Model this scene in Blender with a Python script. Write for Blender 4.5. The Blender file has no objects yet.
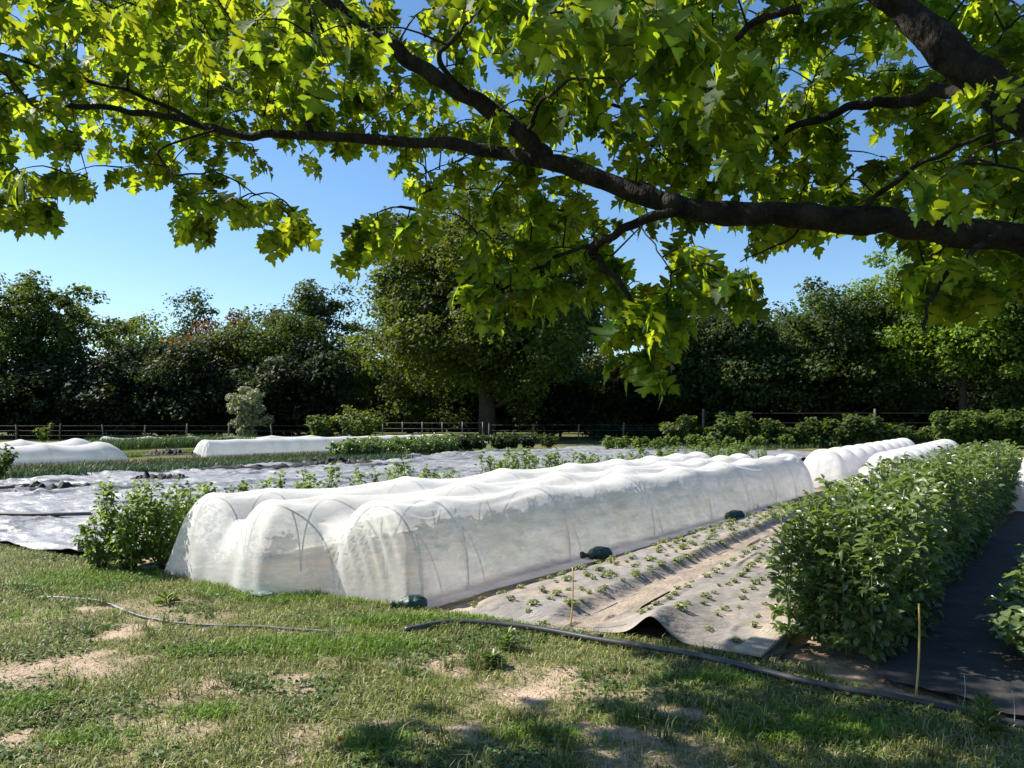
import bpy, math, random
import numpy as np
from mathutils import Vector
R = math.radians
rng = np.random.default_rng(7)
sc = bpy.context.scene
col = sc.collection

# ------------------------------------------------------------------ camera
F = 773.0; HZ = 418.0; CAMZ = 1.6
TH = math.atan((HZ-384)/F)
cd = bpy.data.cameras.new('camera'); cam = bpy.data.objects.new('camera', cd); col.objects.link(cam)
cd.sensor_width = 36; cd.lens = F/1024*36; cd.clip_start = .05; cd.clip_end = 2000
cam.location = (0, 0, CAMZ); cam.rotation_euler = (math.pi/2+TH, 0, 0)
sc.camera = cam

def ray(x, y):
    cy = -(y-384)/F
    return np.array([(x-512)/F, math.cos(TH)-math.sin(TH)*cy, math.sin(TH)+math.cos(TH)*cy])
def G(x, y, z=0.0):                       # a spot on the ground
    d = ray(x, y); k = (z-CAMZ)/d[2]
    return np.array([0, 0, CAMZ])+d*k
def P(x, y, Y):                           # a spot at a given distance
    d = ray(x, y); return np.array([0, 0, CAMZ])+d*(Y/d[1])
ANG = R(37)
U = np.array([math.sin(ANG), math.cos(ANG), 0]); V_ = np.array([-math.cos(ANG), math.sin(ANG), 0])
O = np.array([-0.78, 6.75, 0])
def ST(s, t, z=0.0):                      # bed axes: s along the rows, t across (to the left)
    s = np.asarray(s, float); t = np.asarray(t, float); z = np.asarray(z, float)
    s, t, z = np.broadcast_arrays(s, t, z)
    return O+s[..., None]*U+t[..., None]*V_+z[..., None]*np.array([0, 0, 1.])
def STf(s, t, z=0.0):                     # the beds right of the tunnel draw together with distance
    return ST(s, np.asarray(t)*(1-.055*np.clip(s, 0, 10)), z)
def toST(p):
    d = np.asarray(p, float)-O
    return d@U, d@V_

# ------------------------------------------------------------------ noise
_tab = np.random.default_rng(3).random((256, 256))
def vnoise(x, y):
    x = np.asarray(x, float); y = np.asarray(y, float)
    xi = np.floor(x).astype(int); yi = np.floor(y).astype(int); fx = x-xi; fy = y-yi
    fx = fx*fx*(3-2*fx); fy = fy*fy*(3-2*fy)
    a = _tab[xi % 256, yi % 256]; b = _tab[(xi+1) % 256, yi % 256]; c = _tab[xi % 256, (yi+1) % 256]; d = _tab[(xi+1) % 256, (yi+1) % 256]
    return (a*(1-fx)+b*fx)*(1-fy)+(c*(1-fx)+d*fx)*fy
def fbm(x, y, o=4):
    r = 0; a = .5
    for i in range(o):
        r = r+a*vnoise(x*2**i+17.3*i, y*2**i+5.1*i); a *= .5
    return r
def sstep(a, b, x):
    t = np.clip((x-a)/(b-a), 0, 1); return t*t*(3-2*t)

# ------------------------------------------------------------------ mesh helpers
class Acc:
    def __init__(s): s.V = []; s.Fs = []; s.C = []; s.n = 0; s.M = []
    def add(s, V, Fs, c=(1, 1, 1), m=0):
        V = np.asarray(V, float).reshape(-1, 3)
        c = np.broadcast_to(np.asarray(c, float), (len(V), 3))
        s.V.append(V); s.C.append(c)
        if not isinstance(Fs, list): Fs = [Fs]
        for f in Fs:
            f = np.asarray(f, int); s.Fs.append(f+s.n); s.M.append(m)
        s.n += len(V)
    def build(s, name, mats, parent=None, smooth=True):
        return build(name, np.concatenate(s.V), s.Fs, mats, parent, np.concatenate(s.C), smooth, s.M)
def mesh_data(name, V, Fs, mats, C=None, smooth=True, M=None):
    me = bpy.data.meshes.new(name)
    V = np.ascontiguousarray(V, dtype=np.float32)
    me.vertices.add(len(V)); me.vertices.foreach_set('co', V.ravel())
    idx = np.concatenate([f.ravel() for f in Fs]).astype(np.int32)
    tot = np.concatenate([np.full(len(f), f.shape[1]) for f in Fs]).astype(np.int32)
    start = np.concatenate([[0], np.cumsum(tot)[:-1]]).astype(np.int32)
    me.loops.add(len(idx)); me.loops.foreach_set('vertex_index', idx)
    me.polygons.add(len(tot)); me.polygons.foreach_set('loop_start', start)
    if M is not None and any(M):
        me.polygons.foreach_set('material_index', np.concatenate([np.full(len(f), m) for f, m in zip(Fs, M)]).astype(np.int32))
    me.polygons.foreach_set('use_smooth', np.full(len(tot), smooth))
    if C is not None:
        a = me.color_attributes.new('tint', 'FLOAT_COLOR', 'POINT')
        a.data.foreach_set('color', np.concatenate([C, np.ones((len(C), 1))], 1).astype(np.float32).ravel())
    for m in (mats if isinstance(mats, (list, tuple)) else [mats]): me.materials.append(m)
    me.update(calc_edges=True); me.validate()
    return me
def build(name, V, Fs, mats, parent=None, C=None, smooth=True, M=None):
    o = bpy.data.objects.new(name, mesh_data(name, V, Fs if isinstance(Fs, list) else [Fs], mats, C, smooth, M))
    col.objects.link(o)
    if parent is not None: o.parent = parent
    return o
def tag(o, label=None, cat=None, group=None, kind=None):
    if label: o['label'] = label
    if cat: o['category'] = cat
    if group: o['group'] = group
    if kind: o['kind'] = kind
    return o
def thing(name, label, cat, loc=(0, 0, 0), rz=0, group=None):
    o = bpy.data.objects.new(name, None); col.objects.link(o)
    o.location = [float(q) for q in loc]; o.rotation_euler = (0, 0, rz); o.empty_display_size = .2
    return tag(o, label, cat, group)
def dup(root, loc, rz=0, scale=1, label=None, group=None):
    r = root.copy(); col.objects.link(r); r.location = [float(q) for q in loc]; r.rotation_euler = (0, 0, rz); r.scale = (scale,)*3
    if label: r['label'] = label
    if group: r['group'] = group
    for ch in list(root.children):
        c = ch.copy(); col.objects.link(c); c.parent = r
    return r
def tube(pts, rad, sides=6, cap=True):
    p = np.asarray(pts, float); n = len(p); rad = np.broadcast_to(np.asarray(rad, float), (n,))
    t = np.gradient(p, axis=0); t /= np.linalg.norm(t, axis=1)[:, None]+1e-9
    ref = np.array([0, 0, 1.]) if abs(t[:, 2]).mean() < .8 else np.array([1., 0, 0])
    a = np.cross(t, ref); a /= np.linalg.norm(a, axis=1)[:, None]+1e-9; b = np.cross(t, a)
    an = np.linspace(0, 2*math.pi, sides, endpoint=False)
    V = p[:, None]+rad[:, None, None]*(np.cos(an)[None, :, None]*a[:, None]+np.sin(an)[None, :, None]*b[:, None])
    i = np.arange(n-1)[:, None]*sides; j = np.arange(sides)[None]; k = (j+1) % sides
    Fq = np.stack([i+j, i+k, i+sides+k, i+sides+j], -1).reshape(-1, 4)
    Fs = [Fq]
    if cap: Fs.append(np.arange(sides)[::-1][None].copy()); Fs.append(((n-1)*sides+np.arange(sides))[None])
    return V.reshape(-1, 3), Fs
def spline(pts, n):                        # Catmull-Rom through points
    p = np.asarray(pts, float); m = len(p)
    t = np.linspace(0, m-1, n); i = np.clip(t.astype(int), 0, m-2); f = (t-i)[:, None]
    g = lambda k: p[np.clip(k, 0, m-1)]
    a, b, c, d = g(i-1), g(i), g(i+1), g(i+2)
    return .5*(2*b+(c-a)*f+(2*a-5*b+4*c-d)*f*f+(3*b-a-3*c+d)*f**3)
def grid_faces(nu, nv):
    i = np.arange(nu-1)[:, None]*nv; j = np.arange(nv-1)[None]
    return np.stack([i+j, i+nv+j, i+nv+j+1, i+j+1], -1).reshape(-1, 4)
def bevel_box(sx, sy, sz, b=.01):
    import bmesh
    bm = bmesh.new(); bmesh.ops.create_cube(bm, size=1)
    for v in bm.verts: v.co = Vector((v.co.x*sx, v.co.y*sy, v.co.z*sz))
    bmesh.ops.bevel(bm, geom=bm.edges[:], offset=b, segments=2, affect='EDGES', profile=.7)
    bm.verts.index_update()
    V = np.array([v.co[:] for v in bm.verts]); d = {}
    for f in bm.faces: d.setdefault(len(f.verts), []).append([v.index for v in f.verts])
    bm.free(); return V, [np.array(x) for x in d.values()]
def unit(v): return v/(np.linalg.norm(v, axis=-1, keepdims=True)+1e-9)
def rand_dir(n, r=rng):
    return unit(r.normal(size=(n, 3)))

# ------------------------------------------------------------------ materials
def new_mat(name):
    m = bpy.data.materials.new(name); m.use_nodes = True; nt = m.node_tree; nt.nodes.clear()
    out = nt.nodes.new('ShaderNodeOutputMaterial'); return m, nt, out
def N(nt, t, **k):
    n = nt.nodes.new(t)
    for a, b in k.items(): setattr(n, a, b)
    return n
def principled(name, base, rough=.6, spec=.5, noise=None, bump=None, vcol=False, metallic=0, coat=0):
    m, nt, out = new_mat(name); L = nt.links.new
    p = N(nt, 'ShaderNodeBsdfPrincipled'); p.inputs['Roughness'].default_value = rough
    p.inputs['Specular IOR Level'].default_value = spec; p.inputs['Metallic'].default_value = metallic
    p.inputs['Base Color'].default_value = (*base, 1)
    tc = N(nt, 'ShaderNodeTexCoord'); src = None
    if noise:
        sc_, c2 = noise[0], noise[1]
        n = N(nt, 'ShaderNodeTexNoise'); n.inputs['Scale'].default_value = sc_; n.inputs['Detail'].default_value = 6; n.inputs['Roughness'].default_value = .65
        L(tc.outputs['Object'], n.inputs['Vector'])
        r = N(nt, 'ShaderNodeValToRGB'); r.color_ramp.elements[0].position = .36; r.color_ramp.elements[1].position = .64
        r.color_ramp.elements[0].color = (*base, 1); r.color_ramp.elements[1].color = (*c2, 1)
        L(n.outputs['Fac'], r.inputs['Fac']); src = r.outputs['Color']
    if vcol:
        a = N(nt, 'ShaderNodeAttribute', attribute_name='tint')
        if src is None:
            rgb = N(nt, 'ShaderNodeRGB'); rgb.outputs[0].default_value = (*base, 1); src = rgb.outputs[0]
        mx = N(nt, 'ShaderNodeMix', data_type='RGBA', blend_type='MULTIPLY'); mx.inputs['Factor'].default_value = 1
        L(src, mx.inputs['A']); L(a.outputs['Color'], mx.inputs['B']); src = mx.outputs['Result']
    if src is not None: L(src, p.inputs['Base Color'])
    if bump:
        n = N(nt, 'ShaderNodeTexNoise'); n.inputs['Scale'].default_value = bump[0]; n.inputs['Detail'].default_value = 5
        if len(bump) > 2:
            mp = N(nt, 'ShaderNodeMapping'); mp.inputs['Scale'].default_value = bump[2]; mp.inputs['Rotation'].default_value = (0, 0, bump[3] if len(bump) > 3 else 0)
            L(tc.outputs['Object'], mp.inputs['Vector']); L(mp.outputs['Vector'], n.inputs['Vector'])
        else: L(tc.outputs['Object'], n.inputs['Vector'])
        b = N(nt, 'ShaderNodeBump'); b.inputs['Strength'].default_value = 1; b.inputs['Distance'].default_value = bump[1]
        L(n.outputs['Fac'], b.inputs['Height']); L(b.outputs['Normal'], p.inputs['Normal'])
    L(p.outputs['BSDF'], out.inputs['Surface']); return m
def leaf_mat(name, base, trans, mix=.4, rough=.5, spec=.4):
    m, nt, out = new_mat(name); L = nt.links.new
    a = N(nt, 'ShaderNodeAttribute', attribute_name='tint')
    def mul(c):
        mx = N(nt, 'ShaderNodeMix', data_type='RGBA', blend_type='MULTIPLY'); mx.inputs['Factor'].default_value = 1
        mx.inputs['A'].default_value = (*c, 1); L(a.outputs['Color'], mx.inputs['B']); return mx.outputs['Result']
    p = N(nt, 'ShaderNodeBsdfPrincipled'); p.inputs['Roughness'].default_value = rough; p.inputs['Specular IOR Level'].default_value = spec
    L(mul(base), p.inputs['Base Color'])
    t = N(nt, 'ShaderNodeBsdfTranslucent'); L(mul(trans), t.inputs['Color'])
    s = N(nt, 'ShaderNodeMixShader'); s.inputs['Fac'].default_value = mix
    L(p.outputs['BSDF'], s.inputs[1]); L(t.outputs['BSDF'], s.inputs[2]); L(s.outputs['Shader'], out.inputs['Surface'])
    return m
def net_mat(name, white=(.90, .90, .895), open_=.38):
    m, nt, out = new_mat(name); L = nt.links.new
    tc = N(nt, 'ShaderNodeTexCoord'); n = N(nt, 'ShaderNodeTexNoise'); n.inputs['Scale'].default_value = 2.2; n.inputs['Detail'].default_value = 5
    L(tc.outputs['Object'], n.inputs['Vector'])
    r = N(nt, 'ShaderNodeValToRGB'); r.color_ramp.elements[0].position = .3; r.color_ramp.elements[1].position = .6
    r.color_ramp.elements[0].color = (white[0]*.88, white[1]*.86, white[2]*.82, 1); r.color_ramp.elements[1].color = (*white, 1)
    L(n.outputs['Fac'], r.inputs['Fac'])
    d = N(nt, 'ShaderNodeBsdfDiffuse'); t = N(nt, 'ShaderNodeBsdfTranslucent')
    L(r.outputs['Color'], d.inputs['Color']); L(r.outputs['Color'], t.inputs['Color'])
    n2 = N(nt, 'ShaderNodeTexNoise'); n2.inputs['Scale'].default_value = 9; n2.inputs['Detail'].default_value = 4
    mp = N(nt, 'ShaderNodeMapping'); mp.inputs['Rotation'].default_value = (0, 0, ANG); mp.inputs['Scale'].default_value = (2.2, .7, 2.2)
    L(tc.outputs['Object'], mp.inputs['Vector']); L(mp.outputs['Vector'], n2.inputs['Vector'])
    b = N(nt, 'ShaderNodeBump'); b.inputs['Distance'].default_value = .006; b.inputs['Strength'].default_value = .6; L(n2.outputs['Fac'], b.inputs['Height'])
    L(b.outputs['Normal'], d.inputs['Normal']); L(b.outputs['Normal'], t.inputs['Normal'])
    s = N(nt, 'ShaderNodeMixShader'); s.inputs['Fac'].default_value = .42; L(d.outputs[0], s.inputs[1]); L(t.outputs[0], s.inputs[2])
    tr = N(nt, 'ShaderNodeBsdfTransparent')
    lw = N(nt, 'ShaderNodeLayerWeight'); lw.inputs['Blend'].default_value = .35      # threads close up at a grazing angle
    mr = N(nt, 'ShaderNodeMapRange'); mr.inputs['To Min'].default_value = open_; mr.inputs['To Max'].default_value = .03
    L(lw.outputs['Facing'], mr.inputs['Value'])
    # the weave is stretched unevenly: streaks along the rows and fine grain change how open it is
    n3 = N(nt, 'ShaderNodeTexNoise'); n3.inputs['Scale'].default_value = 5; n3.inputs['Detail'].default_value = 8; n3.inputs['Roughness'].default_value = .75
    mp3 = N(nt, 'ShaderNodeMapping'); mp3.inputs['Rotation'].default_value = (0, 0, ANG); mp3.inputs['Scale'].default_value = (1, .35, 3.5)
    L(tc.outputs['Object'], mp3.inputs['Vector']); L(mp3.outputs['Vector'], n3.inputs['Vector'])
    mr3 = N(nt, 'ShaderNodeMapRange'); mr3.inputs['From Min'].default_value = .3; mr3.inputs['From Max'].default_value = .7; mr3.inputs['To Min'].default_value = .45; mr3.inputs['To Max'].default_value = 1.5
    L(n3.outputs['Fac'], mr3.inputs['Value'])
    mm = N(nt, 'ShaderNodeMath', operation='MULTIPLY'); L(mr.outputs['Result'], mm.inputs[0]); L(mr3.outputs['Result'], mm.inputs[1]); mr = mm
    s2 = N(nt, 'ShaderNodeMixShader'); L(mr.outputs[0], s2.inputs['Fac']); L(s.outputs[0], s2.inputs[1]); L(tr.outputs[0], s2.inputs[2])
    L(s2.outputs[0], out.inputs['Surface']); return m

M = {}
M['oak'] = leaf_mat('oak_leaf', (.013, .046, .007), (.60, .76, .03), .36, .55, .12)
M['bark'] = principled('bark', (.010, .008, .007), .9, .2, (9, (.042, .035, .028)), (38, .06, (1, 1, .5)))
M['bark_far'] = principled('bark_far', (.04, .034, .028), .9, .2, (3, (.07, .06, .05)))
M['tree'] = leaf_mat('tree_leaf', (.024, .044, .012), (.13, .18, .02), .28, .6, .3)
M['bean_leaf'] = leaf_mat('bean_leaf', (.112, .160, .056), (.28, .40, .06), .3, .36, .65)
M['bean_stem'] = principled('bean_stem', (.11, .17, .06), .5)
M['berry_leaf'] = leaf_mat('berry_leaf', (.07, .13, .025), (.30, .42, .05), .4, .5, .4)
M['twig'] = principled('twig', (.06, .045, .03), .8)
M['seed_leaf'] = leaf_mat('seedling_leaf', (.22, .25, .085), (.34, .42, .08), .3, .5, .4)
M['blade'] = leaf_mat('grass_blade', (1, 1, 1), (1, 1, 1), .35, .5, .3)
M['net'] = net_mat('white_insect_mesh', (.92, .92, .91))
M['net_far'] = net_mat('white_fleece', (.88, .88, .88), .12)
M['hoop'] = principled('hoop', (.13, .135, .14), .5)
M['fabric_brown'] = principled('dusty_weed_fabric', (.19, .175, .16), .75, .35, (2.6, (.30, .27, .245)), (9, .03, (1, 2.2, 1), -ANG), vcol=True)
M['fabric_glare'] = principled('woven_ground_fabric', (.19, .19, .197), .5, .7, (1.1, (.31, .31, .322)), (5, .05, (1, 2.0, 1), -ANG), vcol=True)  # dark woven fabric; its sun glare is put into the grey base
M['fabric_black'] = principled('black_fabric', (.014, .014, .016), .75, .25, (6, (.03, .03, .03)), (14, .02))
M['hose'] = principled('black_polythene', (.03, .031, .034), .38, .5, (7, (.07, .068, .066)))
M['pipe_grey'] = principled('grey_pipe', (.05, .05, .05), .5, .5, (1.6, (.22, .22, .215)))
M['bag'] = principled('green_bag', (.012, .045, .034), .42, .5, (18, (.02, .062, .05)), (16, .03))
M['bag_pale'] = principled('pale_green_bag', (.085, .13, .115), .6, .4, (18, (.16, .20, .185)), (16, .03))
M['cane'] = principled('yellow_cane', (.55, .36, .06), .5, .4, (30, (.62, .44, .12)))
M['soil'] = principled('soil', (.23, .165, .115), .95, .1, (6, (.36, .27, .19)), (18, .03))
M['lawn'] = principled('lawn_soil', (1, 1, 1), .95, .1, None, (45, .02), vcol=True)
M['wood'] = principled('strip_board', (.36, .29, .22), .8, .3, (9, (.47, .40, .32)), (8, .01, (1, 12, 1)))
M['post'] = principled('weathered_post', (.09, .08, .065), .85, .2, (4, (.15, .135, .115)))
M['wire'] = principled('wire', (.12, .12, .12), .5, .4)
M['block'] = principled('grey_plastic', (.10, .10, .11), .6, .4, (9, (.15, .15, .16)))
M['white_tag'] = principled('white_plastic', (.4, .4, .38), .5)
M['yellow'] = leaf_mat('petal', (.75, .36, .01), (.7, .35, .01), .3)

# ------------------------------------------------------------------ ground, lawn, paths
def ground_mat():
    m, nt, out = new_mat('ground'); L = nt.links.new
    p = N(nt, 'ShaderNodeBsdfPrincipled'); p.inputs['Roughness'].default_value = .95; p.inputs['Specular IOR Level'].default_value = .1
    tc = N(nt, 'ShaderNodeTexCoord'); n = N(nt, 'ShaderNodeTexNoise'); n.inputs['Scale'].default_value = .35; n.inputs['Detail'].default_value = 9; n.inputs['Roughness'].default_value = .7
    L(tc.outputs['Object'], n.inputs['Vector']); r = N(nt, 'ShaderNodeValToRGB'); e = r.color_ramp.elements
    e[0].position = .38; e[0].color = (.05, .085, .02, 1); e[1].position = .62; e[1].color = (.20, .16, .10, 1)
    x = e.new(.5); x.color = (.10, .115, .035, 1)
    L(n.outputs['Fac'], r.inputs['Fac']); L(r.outputs['Color'], p.inputs['Base Color']); L(p.outputs[0], out.inputs['Surface']); return m
g = build('ground', np.array([[-700, -200, -.06], [700, -200, -.06], [700, 1200, -.06], [-700, 1200, -.06]]), np.array([[0, 1, 2, 3]]), ground_mat())
tag(g, kind='structure')

# edge of the lawn in bed axes: lawn lies where s < EDGE(t)
ep = [toST(G(x, y)) for x, y in ((1150, 748), (1024, 733), (900, 702), (800, 668), (700, 650), (620, 637), (540, 628), (465, 616), (400, 605), (340, 599), (250, 586), (165, 571), (90, 560), (0, 545), (-80, 533))]
ep = sorted([(t, s) for s, t in ep]); ET = np.array([e[0] for e in ep]); ES = np.array([e[1] for e in ep])
def edge(t): return np.interp(t, ET, ES)
# bare patches of the photo: pixel centre, pixel half sizes
PATCH = [(45, 672, 75, 17), (125, 638, 34, 9), (15, 742, 45, 14), (545, 686, 62, 15), (455, 662, 34, 13), (640, 735, 60, 12), (200, 690, 30, 8), (300, 678, 40, 9), (690, 712, 40, 8), (90, 612, 40, 5), (480, 735, 40, 9), (380, 720, 35, 9)]
def dirt(X, Y):
    d = np.zeros_like(X)
    wx = X+.7*(fbm(X*3.5, Y*3.5, 4)-.45); wy = Y+.7*(fbm(X*3.5+40, Y*3.5+9, 4)-.45)
    for x, y, a, b in PATCH:
        c = G(x, y); ra = .88*a/F*c[1]; rb = .88*b*c[1]**2/(CAMZ*F)
        q = np.sqrt(((wx-c[0])/ra)**2+((wy-c[1])/rb)**2)
        d = np.maximum(d, 1-sstep(.35, 1.45, q))
    n = fbm(X*1.6+3, Y*1.6+8, 4)
    d = d*(.66+.8*fbm(X*11, Y*11, 3)); return np.clip(np.maximum(d*.98, sstep(.60, .72, n)*.55), 0, 1)
LUSH = [(420, 625, 120, 9), (230, 655, 90, 10), (560, 740, 90, 14), (700, 690, 70, 10), (180, 720, 60, 10), (40, 620, 50, 8), (100, 748, 75, 16), (25, 708, 45, 12), (330, 590, 170, 16), (90, 580, 90, 14), (80, 661, 18, 4), (640, 730, 40, 10), (800, 735, 120, 22), (330, 650, 120, 14), (380, 745, 40, 16)]
def lush(X, Y):
    d = np.zeros_like(X)
    wx = X+.3*(fbm(X*3+7, Y*3, 3)-.45); wy = Y+.3*(fbm(X*3+4, Y*3+9, 3)-.45)
    for x, y, a, b in LUSH:
        c = G(x, y); ra = a/F*c[1]; rb = b*c[1]**2/(CAMZ*F)
        d = np.maximum(d, 1-sstep(.4, 1.2, np.sqrt(((wx-c[0])/ra)**2+((wy-c[1])/rb)**2)))
    return d
def lawn_z(X, Y):
    return .10*(fbm(X*.9, Y*.9, 3)-.45)+.035*(fbm(X*5, Y*5, 3)-.45)+.012*(fbm(X*17, Y*17, 2)-.4)
def lawn_h(X, Y):
    s, t = toST(np.stack([X, Y, np.zeros_like(X)], -1)); e = edge(t)-s
    return np.where(e > -.5, lawn_z(X, Y)*sstep(-.1, .7, e)+.02-.09*sstep(.12, -.25, e), -.2)
nx, ny = 300, 230
gx = np.linspace(-10, 5.5, nx); gy = np.linspace(1.5, 13, ny); X, Y = np.meshgrid(gx, gy, indexing='ij')
Z = lawn_h(X, Y); D = dirt(X, Y)[..., None]; n1 = fbm(X*9, Y*9, 4)[..., None]
c_d = np.array([.42, .315, .235])*(.75+.6*n1); c_g = np.array([.12, .125, .05])*(.6+.8*n1)
Cc = c_g*(1-D)+c_d*D
lawn = build('lawn', np.stack([X, Y, Z], -1).reshape(-1, 3), grid_faces(nx, ny), M['lawn'], None, Cc.reshape(-1, 3)); tag(lawn, kind='structure')

# grass blades over the lawn
def blades(p, h, w, lean, az, c):
    n = len(p); d = np.stack([np.cos(az), np.sin(az), 0*az], -1); pr = np.stack([-np.sin(az), np.cos(az), 0*az], -1)
    up = np.array([0, 0, 1.])
    m = p+up*(h*.6)[:, None]+d*(h*lean*.35)[:, None]; tip = p+up*(h*(1-.35*lean))[:, None]+d*(h*lean)[:, None]
    w = w[:, None]*pr
    V = np.stack([p-w, p+w, m+w*.75, m-w*.75, tip], 1).reshape(-1, 3)
    b = np.arange(n)[:, None]*5
    return V, [b+np.array([[0, 1, 2, 3]]), b+np.array([[3, 2, 4]])], np.repeat(c, 5, 0)
def sample_lawn(n, r):
    # denser near the camera, all the way up to the bed edge
    q = r.random(n); Y = 2.6+q**1.25*8.2; X = (r.random(n)*2-1)*(Y*.72+.8)
    s, t = toST(np.stack([X, Y, 0*X], -1)); k = (edge(t)-s) > -.08+.1*r.random(n)
    return X[k], Y[k]
acc = Acc()
X, Y = sample_lawn(520000, rng); Dd = dirt(X, Y); Lu = lush(X, Y)
keep = rng.random(len(X)) < np.clip((1.0-.97*Dd)*(.55+.45*Lu), .02, 1)
X, Y, Lu, Dd = X[keep], Y[keep], Lu[keep], Dd[keep]
n = len(X); tuft = fbm(X*4+50, Y*4, 3)
h = (.022+.040*rng.random(n)+.06*np.clip(tuft-.45, 0, 1)+.03*Lu*rng.random(n))*(1-.4*Dd)
dry = rng.random(n) < (.30-.34*Lu+.25*(fbm(X*1.3+9, Y*1.3, 3)-.45))
cg = np.array([.175, .235, .036])*(.35+1.2*rng.random((n, 1)))*np.where(Lu[:, None] > .4, [[.95, 1.15, .8]], [[1, 1, 1]])
cdr = np.array([.48, .41, .22])*(.6+.7*rng.random((n, 1)))
c = np.where(dry[:, None], cdr, cg)
p = np.stack([X, Y, lawn_h(X, Y)-.006], -1)
acc.add(*blades(p, h, .0016+.0022*rng.random(n), .3+1.1*rng.random(n), rng.random(n)*6.283, c))
# taller seeding tufts
tx, ty = sample_lawn(420, rng); k = (rng.random(len(tx)) < .55); tx, ty = tx[k], ty[k]
for hot in ((505, 650), (490, 668), (985, 722), (640, 728), (760, 740), (370, 745), (585, 600), (330, 585), (300, 578)):
    q = G(*hot); tx = np.append(tx, q[0]+rng.normal(size=4)*.05); ty = np.append(ty, q[1]+rng.normal(size=4)*.05)
m = 26; X = np.repeat(tx, m)+rng.normal(size=len(tx)*m)*.028; Y = np.repeat(ty, m)+rng.normal(size=len(tx)*m)*.028; n = len(X)
c = np.array([.10, .155, .03])*(.5+.9*rng.random((n, 1))); c = np.where(rng.random((n, 1)) < .2, [[.34, .3, .15]], c)
acc.add(*blades(np.stack([X, Y, lawn_h(X, Y)-.005], -1), .06+.10*rng.random(n), .0018+.002*rng.random(n), .3+.9*rng.random(n), rng.random(n)*6.283, c))
grass = acc.build('grass', M['blade']); tag(grass, 'short patchy green and straw coloured grass of the foreground lawn', 'grass', kind='stuff')

# clover, plantain and dry litter
def leaflets(p, L, W, nrm, az, c, fold=.25):
    """oval leaves: two halves folded on the midrib; az is the heading, nrm the up vector"""
    n = len(p); up = unit(nrm); d = np.stack([np.cos(az), np.sin(az), 0*az], -1); d = unit(d-up*(d*up).sum(-1, keepdims=True)); sd = np.cross(up, d)
    L = np.broadcast_to(L, (n,))[:, None]; W = np.broadcast_to(W, (n,))[:, None]
    V = np.stack([p, p+d*L*.33+sd*W*.5+up*W*fold, p+d*L*.72+sd*W*.42+up*W*fold*.7-up*L*.06, p+d*L-up*L*.16, p+d*L*.72-sd*W*.42+up*W*fold*.7-up*L*.06, p+d*L*.33-sd*W*.5+up*W*fold, p+d*L*.5-up*L*.02], 1)
    b = np.arange(n)[:, None]*7
    Fq = np.concatenate([b+np.array([[0, 6, 2, 1]]), b+np.array([[6, 3, 2, 2]])[:, :4]*0+b*0+np.array([[6, 3, 2, 6]])*0], 0) if False else None
    F3 = np.concatenate([b+np.array([[0, 6, 1]]), b+np.array([[1, 6, 2]]), b+np.array([[2, 6, 3]]), b+np.array([[3, 6, 4]]), b+np.array([[4, 6, 5]]), b+np.array([[5, 6, 0]])], 0)
    return V.reshape(-1, 3), [F3], np.repeat(np.broadcast_to(c, (n, 3)), 7, 0)
acc = Acc()
X, Y = sample_lawn(110000, rng); w = sstep(.44, .56, fbm(X*1.9+80, Y*1.9+30, 3)); k = rng.random(len(X)) < w*.8*(1-dirt(X, Y)); X, Y = X[k], Y[k]; n = len(X)
nr = unit(np.stack([rng.normal(size=n)*.35, rng.normal(size=n)*.35, np.ones(n)], -1))
acc.add(*leaflets(np.stack([X, Y, lawn_h(X, Y)+.006+.025*rng.random(n)], -1), .018+.032*rng.random(n)**2, .016+.016*rng.random(n), nr, rng.random(n)*6.283, np.array([.09, .155, .045])*(.55+.9*rng.random((n, 1)))))
cl = acc.build('clover', M['blade']); tag(cl, 'low clover and broad leaved weeds among the foreground grass', 'clover', kind='stuff')
acc = Acc()
X, Y = sample_lawn(22000, rng); n = len(X)
nr = unit(np.stack([rng.normal(size=n)*.3, rng.normal(size=n)*.3, np.ones(n)], -1))
acc.add(*leaflets(np.stack([X, Y, lawn_h(X, Y)+.008], -1), .02+.05*rng.random(n)**3, .004+.006*rng.random(n), nr, rng.random(n)*6.283, np.array([.55, .47, .32])*(.5+.7*rng.random((n, 1)))))
lt = acc.build('dry_litter', M['blade']); tag(lt, 'scattered dry stalks and dead leaf bits on the lawn', 'litter', kind='stuff')

def fabric(name, s0, s1, t0, t1, ns, nt_, hfun, mat, cfun=None, ST=ST):
    T = np.linspace(t0, t1, nt_)[None]+np.zeros((ns, 1)); a0 = s0(T) if callable(s0) else s0
    S = a0+(s1-a0)*np.linspace(0, 1, ns)[:, None]**1.25+0*T
    Zz = hfun(S, T); Vv = ST(S, T, Zz)
    C = None if cfun is None else cfun(S, T).reshape(-1, 3)
    if C is None: C = np.ones((S.size, 3))
    return build(name, Vv.reshape(-1, 3), grid_faces(ns, nt_)[:, ::-1], mat, None, C)
# bare soil under everything in the cropped plot
soil = fabric('soil', -1.2, 34, -9, 18, 160, 120, lambda s, t: -.03+.03*(fbm(s*2, t*2, 3)-.45), M['soil']); tag(soil, kind='structure')
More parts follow.
